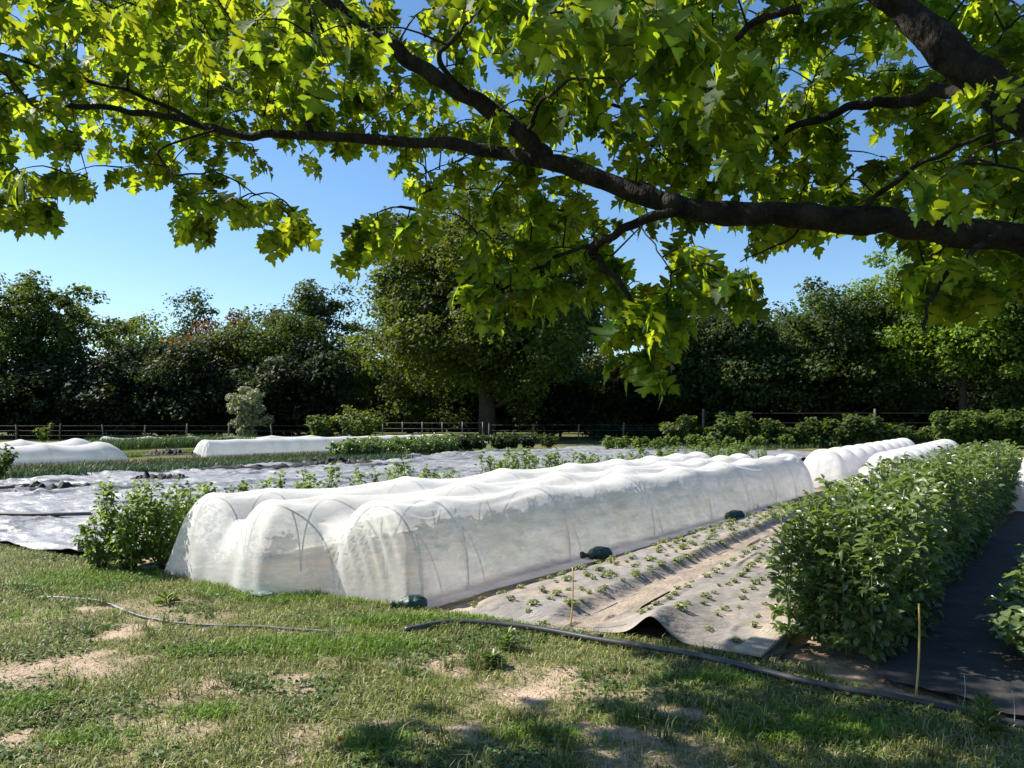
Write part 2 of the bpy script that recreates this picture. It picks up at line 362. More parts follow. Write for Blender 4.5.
# seedling bed beside the tunnel
def bed1(s, t):
    e = sstep(0, .2, t+1.40)*sstep(0, .2, -.40-t)
    e = e*sstep(0, .3, s-edge(t)); return .004+.085*e+.05*(fbm(s*1.4, t*3, 3)-.45)*e+.016*(fbm(s*5, t*9, 2)-.45)+.03*sstep(.6, .75, fbm(s*1.1+5, t*5+3, 2))*e
def bed1c(s, t):
    n = fbm(s*2.1, t*2.6, 4); d = sstep(-1.22, -1.42, t)+sstep(-.6, -.42, t)
    k = np.clip(sstep(.5, .64, n)*.7+.6*d, 0, 1)[..., None]
    return np.array([1, 1, 1.02])*(1-k)+np.array([1.5, 1.32, 1.12])*k
s0_ = float(edge(-1.))
b1 = fabric('weed_fabric', lambda t: edge(t)-.02+.012*np.sin(t*9), 15.5, -1.42, -.36, 420, 60, bed1, M['fabric_brown'], bed1c, STf)
tag(b1, 'dusty grey weed fabric covering the seedling bed beside the long mesh tunnel', 'ground fabric')
# sandy path between the beds
def pathz(s, t): return .006+.03*(fbm(s*1.5, t*3, 3)-.45)+.02*sstep(.58, .66, fbm(s*2+9, t*7, 3))
pth = fabric('path', lambda t: edge(t)-.05, 15.5, -1.70, -1.34, 300, 26, pathz, principled('sandy_path', (.22, .18, .145), .9, .2, (3, (.37, .30, .235)), (22, .02)), None, STf); tag(pth, kind='structure')
# fabric of the second seedling bed, lifted into a hump at its front end
hs, ht = toST(G(657, 640)); hs = float(hs); ht = float(ht)
def bed2(s, t):
    e = sstep(0, .18, t+3.0)*sstep(0, .3, s-edge(t))
    rid = .21*np.exp(-(np.abs(t-ht)/.15)**1.8)*np.exp(-np.clip(s-hs, 0, 9)/.6)
    rid = rid*.8; return .008+rid+e*(.06*sstep(0, .25, -1.66-t)+.05*(fbm(s*1.6+7, t*3+2, 3)-.45)+.03*sstep(.55, .68, fbm(s*1.3+2, t*6, 2)))
def bed2c(s, t):
    k = np.clip(sstep(.47, .62, fbm(s*1.9+20, t*2.4, 4))*.8+.7*sstep(-2.7, -2.95, t), 0, 1)[..., None]
    return np.array([1, .98, .96])*(1-k)+np.array([1.5, 1.3, 1.08])*k
b2 = fabric('weed_fabric', lambda t: edge(t)+.03+.012*np.sin(t*7+1), 15, -3.02, -1.62, 400, 110, bed2, M['fabric_brown'], bed2c, STf)
tag(b2, 'brown weed fabric with a humped open front end beside the bean bed', 'ground fabric')
# dark path fabric right of the beans
b3 = fabric('path_fabric', lambda t: edge(t)+.12+.25*fbm(t*4, t*0+2, 3), 20, -6.1, -3.55, 260, 40, lambda s, t: .022+.03*(fbm(s*2, t*4, 3)-.45), principled('dark_path_fabric', (.028, .027, .028), .75, .3, (5, (.055, .05, .048)), (12, .02)))
tag(b3, 'dark weed fabric on the shaded path right of the bean bed', 'ground fabric')
# big dark sheet left of the tunnel, sun glare coloured in as grey
def sheet(s, t):
    a = fbm(s*.9+.6*t, t*.35-.2*s, 4); b = fbm(s*2.6, t*1.4+s*.8, 3)
    c = fbm(s*5.5+t*1.5, t*2.4-s, 2); return .02+.24*np.abs(a-.46)+.20*np.abs(b-.45)+.06*np.abs(c-.4)+.085*sstep(.52, .70, fbm(s*.4+30, t*1.7+11, 4))*sstep(5.5, 7.5, t)
def sheetc(s, t): return np.ones(s.shape+(3,))*(.8+.35*fbm(s*1.2, t*1.2, 3))[..., None]
b4 = fabric('ground_sheet', lambda t: edge(t)-.05, 31, 4.25, 17.2, 520, 300, sheet, M['fabric_glare'], sheetc)
tag(b4, 'large wrinkled silvery ground sheet left of the long mesh tunnel', 'ground fabric')

# ------------------------------------------------------------------ mesh tunnels
SKEW = lambda s, t: -.40*sstep(.85, 1.4, t)*(1-sstep(.2, 2.6, s))
def tunnel(name, label, rows, hoops, org, du, dv, cap0, cap1, sag=.07, valley=.24, mat=None, per=14, seed=1, hoop_r=.0085, fold=1., group=None, na=30, nb=26, skew=None):
    """rows: (t centre, width, height) from right to left; hoops: s positions"""
    rt = thing(name, label, 'tunnel', org, 0, group)
    rr = np.random.default_rng(seed)
    hoops = np.asarray(hoops, float)
    def W(s, t, z):
        if skew is not None: s = s+skew(s, t)
        return np.stack([s*du[0]+t*dv[0], s*du[1]+t*dv[1], z+0*s], -1)
    ss = []
    for a, b in zip(hoops[:-1], hoops[1:]): ss += list(np.linspace(a, b, per, endpoint=False))
    ss.append(hoops[-1]); ss = np.array(ss)
    def ring(s, end=False):
        i = np.clip(np.searchsorted(hoops, s, 'right')-1, 0, len(hoops)-2); f = (s-hoops[i])/(hoops[i+1]-hoops[i]); gap = hoops[i+1]-hoops[i]
        sg = np.sin(np.pi*np.clip(f, 0, 1))**.85*sag*min(gap/1.8, 1.3)*(.7+.6*vnoise(i*3.7+seed, 1.3))
        T = []; H = []
        c, w, h = rows[0]
        wob = .05*(vnoise(s*1.7+seed, 2.2)-.5)
        T += list(np.linspace(c-w/2-.16+wob, c-w/2-.02, 5)); H += [.004, .007, .010, .016, .02]
        th = np.linspace(0, np.pi/2, na)[1:]
        k = w/2*(1-sg*.35)
        T += list(c-k*np.cos(th)**.85); H += list((h*(1-sg))*np.sin(th)**.92+.02)
        mid = []
        for (c0, w0, h0), (c1, w1, h1) in zip(rows[:-1], rows[1:]):
            x = np.linspace(0, 1, nb)[1:]; fr = np.exp(-max(s, 0)/.5)*.5 if not end else .5
            vd = valley*(1+fr)
            tx = c0+(c1-c0)*x
            bow = lambda cc, ww, hh: hh*np.sqrt(np.clip(1-np.clip(np.abs(tx-cc)/(ww/2+.01), 0, 1)**2.35, 0, 1))**.92*(1-sg*1.3)
            T += list(tx); H += list(np.maximum(np.maximum(bow(c0, w0, h0), bow(c1, w1, h1)), (h0+(h1-h0)*x)*(1-sg)*(1-vd*np.sin(np.pi*x)**1.4))+.02)
        c, w, h = rows[-1]; k = w/2*(1-sg*.35)
        th = th[::-1]; T += list(c+k*np.cos(th[1:])**.85); H += list((h*(1-sg))*np.sin(th[1:])**.92+.02)
        T += list(np.linspace(c+w/2+.02, c+w/2+.17+wob, 5)); H += [.02, .016, .010, .007, .004]
        T = np.array(T); H = np.array(H)
        # folds running along the tunnel, strongest between hoops near the shoulders
        fm = np.sin(np.pi*np.clip(f, 0, 1))*sstep(.3, .7, H/max(r_[2] for r_ in rows))*fold
        q = np.cumsum(np.r_[0, np.hypot(np.diff(T), np.diff(H))])
        H = H+fm*.013*np.sin(q*34+6*vnoise(i*2.1, 5.)+3*np.sin(f*3.1+i))*sstep(.35, .75, vnoise(q*3+i*7.7, s*.6+seed))
        H = H+fold*.012*(fbm(np.full_like(q, s*1.6)+seed, q*2.2, 3)-.45)*sstep(.03, .2, H)
        return T, H, q
    T0, H0, q0 = ring(hoops[0], True); m = len(T0)
    pts = []
    nc = 22
    def cap(s_end, sign, T, H, q, dep):
        out = []
        tc = (T-T.min())/(T.max()-T.min())
        d = dep(T)
        for k in range(1, nc+1):
            x = k/nc
            hz = H*np.cos(x*np.pi/2)**.85+.004
            f1 = .028*np.sin(T*27+4*H+seed)*sstep(.2, .9, vnoise(T*2.2+seed, .7))
            f2 = .02*np.sin((T-.75*H*(1-x))*46+seed)*sstep(.45, .8, vnoise(T*1.6+3+seed, 4.1))
            sp = d*(.5*np.sin(x*np.pi/2)**.9+.5*x)-(f1+f2)*fold*sstep(.05, .35, T-T.min())*sstep(.05, .35, T.max()-T)*(.25+.75*sstep(1.5, .9, T))*np.sin(np.pi*min(x*1.05, 1))**.7*sstep(.05, .3, H)
            sp = sp+.05*(vnoise(T*5+seed, 9.)-.5)*x**3
            out.append((s_end+sign*sp, T, hz))
        return out
    rings = []
    c0 = cap(hoops[0], -1, T0, H0, q0, cap0); rings += c0[::-1]
    for s in ss:
        T, H, q = ring(s); rings.append((np.full(m, s), T, H))
    T1, H1, q1 = ring(hoops[-1], True); rings += cap(hoops[-1], 1, T1, H1, q1, cap1)
    Vv = np.concatenate([W(a, b, c) for a, b, c in rings]); Fq = grid_faces(len(rings), m)[:, ::-1]
    build('mesh_cover', Vv, Fq, mat or M['net'], rt)
    for s in hoops:
        for c, w, h in rows:
            th = np.linspace(0, np.pi, 25); T = c-(w/2-.015)*np.sign(np.cos(th))*np.abs(np.cos(th))**.85; H = (h-.03)*np.sin(th)**.92
            build('hoop', *tube(W(np.full(25, s+.004*rr.normal()), T, H), hoop_r, 6), M['hoop'], rt)
    return rt
OO = O.copy()
rowsC = [(.50, 1.02, .83), (1.50, .98, .81), (2.48, 1.02, .82)]
hoopsC = [0, .62, 2.35, 4.4, 6.3, 7.9, 9.3, 10.5, 11.5]
def capdep(t): return np.interp(t, [-.2, .2, .55, .9, 1.3, 2.0, 2.6, 3.2], [.16, .20, .26, .34, .32, .30, .30, .26])
main_t = tunnel('mesh_tunnel', 'long white insect mesh tunnel over three rows of hoops at the lawn edge', rowsC, hoopsC, OO, U, V_, capdep, lambda t: .3+0*t, seed=2, valley=.20, per=18, na=40, skew=SKEW, sag=.088)
a34 = R(34.5); U2 = np.array([math.sin(a34), math.cos(a34), 0]); V2 = np.array([-math.cos(a34), math.sin(a34), 0])
tunnel('mesh_tunnel', 'short white double row tunnel beyond the far end of the long mesh tunnel', [(0, 1.15, .84), (1.35, 1.1, .86)], np.linspace(0, 12, 9), np.array([8.35, 17.2, 0]), U2, V2, lambda t: .3+0*t, lambda t: .3+0*t, sag=.17, valley=.5, mat=M['net_far'], per=8, seed=5, na=16, nb=16)
tunnel('mesh_tunnel', 'white fleece tunnel cut off by the picture edge right of the beans', [(0, 1.2, .9)], np.linspace(0, 9, 7), P(1048, 418, 13.2)*np.array([1, 1, 0]), U2, V2, lambda t: .3+0*t, lambda t: .3+0*t, sag=.12, mat=M['net_far'], per=8, seed=6, na=16)
q = G(96, 461)
tunnel('mesh_tunnel', 'broad sagging white fleece tent at the far left of the plot', [(0, 1.7, .70), (1.8, 1.5, .80)], np.linspace(-15, 0, 9), np.array([q[0], q[1], 0]), U, V_, lambda t: .6+0*t, lambda t: .9+0*t, sag=.16, valley=.35, mat=M['net_far'], per=10, seed=8, na=16, nb=16)
q = G(212, 457)
tunnel('mesh_tunnel', 'low straight white fleece tunnel in front of the white flowering tree', [(.5, 1.1, .68)], np.linspace(0, 15, 11), np.array([q[0], q[1], 0]), U, V_, lambda t: .3+0*t, lambda t: .3+0*t, sag=.05, mat=M['net_far'], per=8, seed=9, na=16)
q = P(105, 443, 46)
tunnel('mesh_tunnel', 'thin white fleece strip along the far fence on the left', [(0, 1.2, .5)], np.linspace(0, 26, 12), np.array([q[0], q[1], 0]), np.array([.97, .24, 0]), np.array([-.24, .97, 0]), lambda t: .3+0*t, lambda t: .3+0*t, sag=.2, mat=M['net_far'], per=8, seed=10, na=14)

# ------------------------------------------------------------------ plants
def bean_meshes(k, r):
    st = Acc(); lf = Acc()
    for j in range(3):
        az = r.random()*6.28; hgt = .78+.24*r.random(); ln = .05+.10*r.random()
        t = np.linspace(0, 1, 7)[:, None]; d = np.array([math.cos(az), math.sin(az), 0]); b = d*.035*r.random()
        pts = b+d*ln*t**1.5+np.array([0, 0, hgt])*t
        st.add(*tube(pts, np.linspace(.0075, .004, 7), 5))
        nl = 19
        for i in range(nl):
            f = .06+.94*i/(nl-1); q = b+d*ln*f**1.5+np.array([0, 0, hgt*f]); a = az+i*2.4+r.normal()*.4
            dd = np.array([math.cos(a), math.sin(a), 0]); L = (.055+.07*math.sin(math.pi*min(f*.9+.1, 1)))*(.8+.5*r.random()); up = .25+.9*f
            end = q+dd*L+np.array([0, 0, L*up*.6])
            st.add(*tube(np.stack([q, (q+end)/2+np.array([0, 0, .006]), end]), [.003, .0022, .0016], 3, False))
            m = 7
            f2 = np.array([.35, .4, .62, .68, .86, .92, 1.0]); pp = q+(end-q)*f2[:, None]
            az2 = a+np.array([1.3, -1.3, 1.0, -1.0, .65, -.65, 0])+r.normal(size=m)*.25
            sz = (.044+.034*r.random(m))*(1 if f < .9 else .85)
            nr = unit(np.stack([r.normal(size=m)*.7-dd[0]*.5*f, r.normal(size=m)*.7-dd[1]*.5*f, np.ones(m)], -1))
            shade = .75+.5*r.random(m)[:, None]
            lf.add(*leaflets(pp, sz*1.2, sz*.56, nr, az2, np.array([1, 1, 1])*shade+np.array([[.10, .05, -.1]])*(f > .85)))
    def md(a, nm, mt): return mesh_data(nm, np.concatenate(a.V), a.Fs, mt, np.concatenate(a.C))
    return md(st, 'stem', M['bean_stem']), md(lf, 'leaves', M['bean_leaf'])
def two(root, a, b):
    for nm, me in (('stem', a), ('leaves', b)):
        o = bpy.data.objects.new(nm, me); col.objects.link(o); o.parent = root
r = np.random.default_rng(21)
protos = []
ab = R(36.2); UB = np.array([math.sin(ab), math.cos(ab), 0]); VB = np.array([-math.cos(ab), math.sin(ab), 0]); OB = np.array([2.17, 5.27, 0])
cnt = 0
for i in range(57):
    for j in range(4):
        s = i*.235+r.normal()*.03; t = (j-1.5)*.178+r.normal()*.03
        pz = OB+UB*s+VB*t; pz[2] = .02
        lab = 'tall leafy broad bean plant packed in the dense bed beside the shaded path'
        if cnt < 8:
            rt = thing('bean_plant', lab, 'bean plant', pz, 0, 'broad bean plants in the dense bed'); two(rt, *bean_meshes(cnt, r)); protos.append(rt)
            sc_ = .95; rt.scale = (sc_,)*3
        else:
            dup(protos[r.integers(8)], pz, r.random()*6.28, .84+.28*r.random())
        cnt += 1
# low leafy plants at the far right edge of the dark path
def low_meshes(r, nl=26, rad=.16, L=.07, hgt=.14):
    lf = Acc(); st = Acc()
    for i in range(nl):
        a = r.random()*6.28; el = r.random(); d = np.array([math.cos(a), math.sin(a), 0]); ln = rad*(.25+.75*r.random())*(1.1-.5*el)
        e = d*ln+np.array([0, 0, hgt*(.3+.8*el)])
        st.add(*tube(np.stack([d*.01, d*ln*.5+np.array([0, 0, e[2]*.7]), e]), [.003, .0025, .002], 3, False))
        m = 3; nr = unit(np.stack([r.normal(size=m)*.35+d[0]*.3, r.normal(size=m)*.35+d[1]*.3, np.ones(m)], -1))
        sz = L*(.7+.6*r.random(m)); lf.add(*leaflets(np.repeat(e[None], m, 0), sz, sz*.75, nr, a+np.array([0, 1.5, -1.5])+r.normal(size=m)*.3, np.ones((m, 3))*(.7+.6*r.random((m, 1)))))
    def md(a, nm, mt): return mesh_data(nm, np.concatenate(a.V), a.Fs, mt, np.concatenate(a.C))
    return md(st, 'stem', M['bean_stem']), lf
def as_md(a, nm, mt): return mesh_data(nm, np.concatenate(a.V), a.Fs, mt, np.concatenate(a.C))
pr = []
for i in range(26):
    s = i*.34; pz = np.array([3.4, 5.05, .02])+UB*s+VB*r.normal()*.07
    if i < 4:
        rt = thing('leafy_crop', 'pale leafy crop plant at the right edge of the shaded path', 'crop plant', pz, 0, 'leafy crop right of the shaded path')
        a, b = low_meshes(r, 46, .26, .085, .3); two(rt, a, as_md(b, 'leaves', M['bean_leaf'])); pr.append(rt)
    else: dup(pr[r.integers(4)], pz, r.random()*6.28, .85+.35*r.random())
# seedlings
def seed_protos(n, nl, rad, L, hgt, mt):
    out = []
    for i in range(n):
        a, b = low_meshes(r, nl+int(r.integers(4)), rad, L, hgt); out.append((a, as_md(b, 'leaves', mt)))
    return out
sp = seed_protos(7, 9, .07, .032, .05, M['seed_leaf'])
def seedlings(ts, s0, s1, step, hf, label, group):
    ps = []
    for t in ts:
        for s in np.arange(s0, s1, step):
            if r.random() < .12: continue
            s_ = s+r.normal()*.05; t_ = t+r.normal()*.03; z = float(hf(np.array([s_]), np.array([t_]))[0]); pz = STf(s_, t_, z-.004)
            if len(ps) < 7:
                rt = thing('seedling', label, 'seedling', pz, 0, group); two(rt, *sp[len(ps)]); ps.append(rt); rt.scale = (.6,)*3
            else: dup(ps[r.integers(len(ps))], pz, r.random()*6.28, .45+.55*r.random()**1.3)
seedlings((-.56, -.79, -1.02, -1.24), s0_+.15, 11.6, .185, bed1, 'small green seedling planted through grey fabric beside the long mesh tunnel', 'seedlings in the bed beside the mesh tunnel')
seedlings((-1.88, -2.18, -2.46, -2.7), hs+.25, 5.0, .21, bed2, 'small seedling planted through brown fabric between sandy path and bean bed', 'seedlings in the bed beside the beans')
# crop plants under the mesh
cp = []
for t in (.35, .75, 1.55, 2.3, 2.7):
    for s in np.arange(1.6, 11, .42):
        if r.random() < .2: continue
        pz = ST(s+r.normal()*.05, t+r.normal()*.04, 0)
        if len(cp) < 4:
            rt = thing('brassica', 'young green crop plant growing under the long mesh tunnel', 'crop plant', pz, 0, 'crop plants under the long mesh tunnel')
            a, b = low_meshes(r, 16, .17, .10, .17); two(rt, a, as_md(b, 'leaves', M['seed_leaf'])); cp.append(rt)
        else: dup(cp[r.integers(4)], pz, r.random()*6.28, .6+.6*r.random())

def bush(name, label, cat, loc, w, h, nl, L, mat, r, group=None, stems=9, tint=(1, 1, 1), flower=None, inner=.35, lobes=0):
    rt = thing(name, label, cat, loc, 0, group)
    st = Acc(); lf = Acc(); tips = []
    for i in range(stems):
        a = r.random()*6.28; d = np.array([math.cos(a), math.sin(a), 0]); k = .15+.85*math.sqrt(r.random()); hh = h*(1-.35*k*k)*(.75+.3*r.random())
        t = np.linspace(0, 1, 6)[:, None]; pts = d*.04*w+d*(k*w*.5-.04*w)*t**.9+np.array([0, 0, hh])*t**1.05
        pts[1:-1] += r.normal(size=(4, 3))*.02*w
        st.add(*tube(pts, np.linspace(.012*max(h, .6), .004*max(h, .6), 6), 4, False)); tips.append(pts)
    tips = np.array(tips)
    i = r.integers(stems, size=nl); f = np.clip(1-r.random(nl)**1.6*(1-inner*.4), .12, 1)*5; j = np.clip(f.astype(int), 0, 4); fr = (f-j)[:, None]
    base = tips[i, j]*(1-fr)+tips[i, j+1]*fr
    off = rand_dir(nl, r)*(r.random((nl, 1))**.5)*np.array([w*.13, w*.13, h*.10]); pp = base+off; pp[:, 2] = np.abs(pp[:, 2])+.02
    nr = unit(rand_dir(nl, r)*.8+np.array([0, 0, .9])+unit(pp-np.array([0, 0, h*.4]))*.4)
    sz = L*(.6+.7*r.random(nl)); c = np.array(tint)*(.65+.7*r.random((nl, 1)))
    if flower is not None:
        k = r.random(nl) < flower[0]*sstep(h*.35, h*.8, pp[:, 2]); c = np.where(k[:, None], np.array(flower[1]), c)
    lf.add(*leaflets(pp, sz, sz*.8, nr, r.random(nl)*6.28, c))
    st.build('stem', M['twig'], rt); lf.build('leaves', mat, rt)
    return rt
# berry row left of the tunnel
q = G(148, 572)
bs = float(toST(q)[0]); bt = 4.0
for k, (x, y, w, h, nl) in enumerate(((128, 572, .85, 1.0, 1300), (166, 570, .9, .95, 1300), (102, 569, .5, .6, 450))):
    g_ = G(x, y)
    bush('berry_bush', ['dense leafy berry bush with bright young leaves at the front of its row', 'berry bush squeezed against the left end of the long mesh tunnel', 'small berry shoot in front of the silvery sheet beside the grey marker block'][k], 'bush', (g_[0], g_[1], 0), w, h, nl, .055, M['berry_leaf'], r, 'berry bushes at the front of the row', 14)
ps = []
for k in range(29):
    s = bs+.9+k*.68+r.normal()*.2; pz = ST(s, bt-.12+r.normal()*.10, 0)
    if k < 5: ps.append(bush('berry_bush', 'young leafy berry bush in the row behind the long mesh tunnel', 'bush', pz, .75, .98, 520, .06, M['berry_leaf'], r, 'berry bushes behind the long mesh tunnel', 8))
    else: dup(ps[r.integers(5)], pz, r.random()*6.28, .75+.4*r.random())

# ------------------------------------------------------------------ small things
def bag(label, x, y, w, mat, rz=0, flat=1., neck=True, at=None):
    g_ = G(x, y) if at is None else ST(*at)
    rt = thing('weight_bag', label, 'bag', (g_[0], g_[1], .015), rz)
    nu, nv = 28, 20; a, b = np.meshgrid(np.linspace(0, 2*np.pi, nu), np.linspace(0, np.pi, nv), indexing='ij')
    cx = np.cos(a)*np.sin(b); cy = np.sin(a)*np.sin(b); cz = np.cos(b)
    lump = 1+.28*(fbm(cx*2+x, cy*2+cz*1.5, 3)-.45)+.10*np.sin(cx*9+x)*np.abs(cy)
    Vv = np.stack([cx*w*.5*lump, cy*w*.34*lump, np.maximum(cz, -.45)*w*.30*lump*flat+w*.13*flat], -1)
    build('sack', Vv.reshape(-1, 3), grid_faces(nu, nv), mat, rt)
    if neck:
        t = np.linspace(0, 1, 6)[:, None]; pts = np.array([-.42*w, 0, .13*w])*(1-t)+np.array([-.78*w, .10*w, .10*w])*t
        Vn, Fn = tube(pts, np.array([.14, .07, .05, .10, .14, .13])*w, 10); Vn = Vn+.015*w*rng.normal(size=Vn.shape)
        build('tied_neck', Vn, Fn, mat, rt)
    return rt
bag('dark green weight bag on the mesh edge, nearer of two beside the seedlings', 593, 556, .30, M['bag'], .3, at=(2.75, -.16))
bag('dark green weight bag on the mesh edge beside the farther seedlings', 725, 517, .34, M['bag'], .2, neck=False, at=(6.9, -.15))
bag('dark green weight bag at the front corner of the long mesh tunnel', 413, 609, .24, M['bag'], .2)
bag('pale green bag lying between berry bush and tunnel end', 150, 571, .27, M['bag_pale'], .7, .6, False)
bag('flat pale green bag tucked under the front edge of the mesh', 262, 597, .24, M['bag_pale'], -.4, .4, False)

def hose(name, label, cat, pix, rad, mat, z=.03, n=90):
    pts = np.array([G(x, y) for x, y in pix]); c = spline(pts, n); c[:, 2] = lawn_h(c[:, 0], c[:, 1]) if name != 'water_pipe' else 0
    c[:, 2] = np.convolve(np.pad(c[:, 2], 4, 'edge'), np.ones(9)/9, 'valid')+z
    o = build(name, *tube(c, rad, 10), mat); return tag(o, label, cat)
h1 = hose('irrigation_hose', 'thick black irrigation hose lying across the lawn in front of the beds', 'hose', [(405, 636), (440, 630), (470, 629), (520, 633), (560, 639), (598, 646), (640, 653), (690, 662), (730, 672), (780, 685), (840, 698), (900, 707), (960, 717), (1024, 729), (1120, 746)], .021, M['hose'], .034)
g_ = G(598, 645); Vv, Fs = tube(np.stack([g_+np.array([-.035, .006, 0]), g_+np.array([.035, -.006, 0])]), .028, 10)
cl_ = build('clamp', Vv+np.array([0, 0, lawn_h(g_[0:1], g_[1:2])[0]+.038]), Fs, M['fabric_black'], h1)
hose('garden_pipe', 'thin grey pipe half hidden in the grass before the tunnel end', 'pipe', [(40, 598), (78, 602), (100, 606), (130, 617), (160, 624), (215, 628), (270, 631), (345, 636)], .011, M['pipe_grey'], .012)
hose('water_pipe', 'straight black pipe lying across the silvery ground sheet', 'pipe', [(-60, 524), (0, 523), (50, 523), (92, 522)], .028, M['hose'], .13)
hose('water_pipe', 'short black pipe end on the silvery sheet at the picture edge', 'pipe', [(-50, 498), (0, 496), (14, 495)], .03, M['hose'], .17)

def cane(label, x, y, y2, lean=(0, 0), rad=.007, mat=None, name='garden_cane'):
    b = G(x, y); h = (y-y2)/F*b[1]; b[2] = -.02
    t = np.linspace(0, 1, 7)[:, None]; pts = b+np.array([lean[0], lean[1], h])*t+np.array([.012, 0, 0])*np.sin(t*3.1)
    return tag(build(name, *tube(pts, np.linspace(rad, rad*.75, 7), 7), mat or M['cane']), label, 'cane')
cane('yellow bamboo cane leaning at the front of the bean bed', 915, 700, 604, (.05, .03), .0065)
cane('thin yellow cane standing among the seedlings by the lawn', 570, 627, 566, (.02, 0), .006)
cane('thin yellow cane in front of the dense berry bush', 131, 574, 536, (-.03, 0), .006)
cane('thin pale stick standing at the lawn edge of the dark path', 962, 706, 672, (.015, 0), .002, M['white_tag'])
cane('thin pale stick at the right edge of the picture beside the hose', 1013, 728, 688, (0, 0), .002, M['white_tag'])

# grey marker block on a stake
g_ = G(88, 566); rt = thing('bed_marker', 'grey marker block on a short stake beside the berry bush', 'marker', g_, .25)
Vv, Fs = bevel_box(.21, .035, .10, .008); build('plate', Vv+np.array([0, 0, .21]), Fs, M['block'], rt)
Vv, Fs = bevel_box(.03, .025, .24, .004); build('stake', Vv+np.array([0, .035, .09]), Fs, M['post'], rt)
# fabric edge strip, built as an added board, and short pipe by it
p0 = G(748, 655, .05); p1 = G(800, 612, .05)
d = p1-p0; Vv, Fs = bevel_box(float(np.linalg.norm(d)), .17, .022, .004)
o = tag(build('edge_strip_board', Vv, Fs, M['wood']), 'pale fabric edge strip shaped as a board beside the foot of the bean bed', 'board'); o.location = tuple((p0+p1)/2-np.array([0, 0, -.012])); o.rotation_euler = (.06, 0, math.atan2(d[1], d[0]))
pp = np.array([G(757, 656, .03), G(775, 654, .035), G(808, 645, .05)])
tag(build('pipe_offcut', *tube(spline(pp, 14), .012, 8), M['hose']), 'short black pipe offcut on bare soil beside the pale edge strip', 'pipe')
p0 = G(757, 657, .03); p1 = G(795, 616, .05)
tag(build('fabric_strip', *tube(spline(np.array([p0, (p0+p1)/2+np.array([.02, 0, .01]), p1]), 14), .012, 6), M['fabric_black']), 'narrow black strip along the pale edge strip', 'strip')
# crumpled black fabric heaps on the silvery sheet
def heap(label, x, y, w, d, h, seed):
    g_ = G(x, y); nu, nv = 70, 30; a, b = np.meshgrid(np.linspace(-1, 1, nu), np.linspace(-1, 1, nv), indexing='ij')
    e = np.clip(1-np.abs(a)**2.5, 0, 1)*np.clip(1-np.abs(b)**2, 0, 1)
    z = h*e*(.15+1.5*np.abs(fbm(a*7+seed, b*.9+a*2.5+seed, 3)-.42)*2.2)
    Vv = np.stack([a*w/2+.1*w*(vnoise(b*2+seed, a*2)-.5), b*d/2, z+.03], -1)
    o = tag(build('crumpled_fabric', Vv.reshape(-1, 3), grid_faces(nu, nv), M['fabric_black']), label, 'ground fabric'); o.location = (g_[0], g_[1], .06); o.rotation_euler = (0, 0, .25); return o
heap('crumpled black fabric ridge on the silvery sheet below the far white tunnel', 335, 467, 3.4, .7, .26, 2)
heap('low black fabric fold left of the crumpled ridge on the silvery sheet', 262, 471, 4.2, .5, .15, 5)
heap('small black fabric lump on the silvery sheet behind the berry bushes', 160, 482, 1.4, .5, .2, 9)
heap('short dark fabric fold on the left part of the silvery sheet', 40, 493, 2.6, .4, .16, 13)
heap('small dark fabric heap beside the green crop strip on the left', 172, 457, 2.2, .6, .3, 17)

# weeds in the lawn
def weed(label, x, y, n, L, h, name='weed', mat=None, tint=1.):
    g_ = G(x, y); z = lawn_h(g_[0:1], g_[1:2])[0]; rt = thing(name, label, 'weed', (g_[0], g_[1], z))
    a = Acc(); s_ = Acc()
    for i in range(n):
        az = r.random()*6.28; f = r.random(); pz = np.array([[math.cos(az)*.012, math.sin(az)*.012, h*f]])
        nr = unit(np.array([[-math.cos(az)*(.3+f), -math.sin(az)*(.3+f), 1.]])+r.normal(size=(1, 3))*.2)
        a.add(*leaflets(pz, L*(1.1-.5*f), L*.30, nr, np.array([az]), np.array([[tint, tint, tint]])*(.7+.6*r.random())))
    s_.add(*tube(np.array([[0, 0, -.01], [.006, 0, h*.5], [0, .006, h]]), .004, 5)); s_.build('stem', M['bean_stem'], rt); a.build('leaves', mat or M['bean_leaf'], rt); return rt
weed('tall weed with long narrow leaves at the hose near the right edge', 985, 742, 40, .10, .17, mat=M['berry_leaf'], tint=.8)
weed('dark rosette weed in the bare soil before the hose', 492, 668, 40, .10, .06, tint=.8)
weed('bright green weed rosette in the grass before the tunnel end', 166, 606, 24, .12, .05, mat=M['berry_leaf'])
weed('dark tufted weed beside the hose below the tunnel corner', 508, 652, 36, .09, .12)
g_ = G(340, 754); z = lawn_h(g_[0:1], g_[1:2])[0]
rt = thing('dandelion', 'small orange dandelion flower in the foreground grass', 'flower', (g_[0], g_[1], z))
build('stem', *tube(np.array([[0, 0, 0], [.004, 0, .02], [0, .004, .05]]), .002, 5), M['bean_stem'], rt)
a = Acc(); n = 34; az = np.linspace(0, 6.28*3, n); el = np.linspace(.2, 1, n)
a.add(*leaflets(np.tile([[0, .004, .05]], (n, 1)), .022*np.ones(n), .006, unit(np.stack([-np.cos(az)*(1.2-el), -np.sin(az)*(1.2-el), .4+el], -1)), az, np.ones((n, 3)))); a.build('petals', M['yellow'], rt)

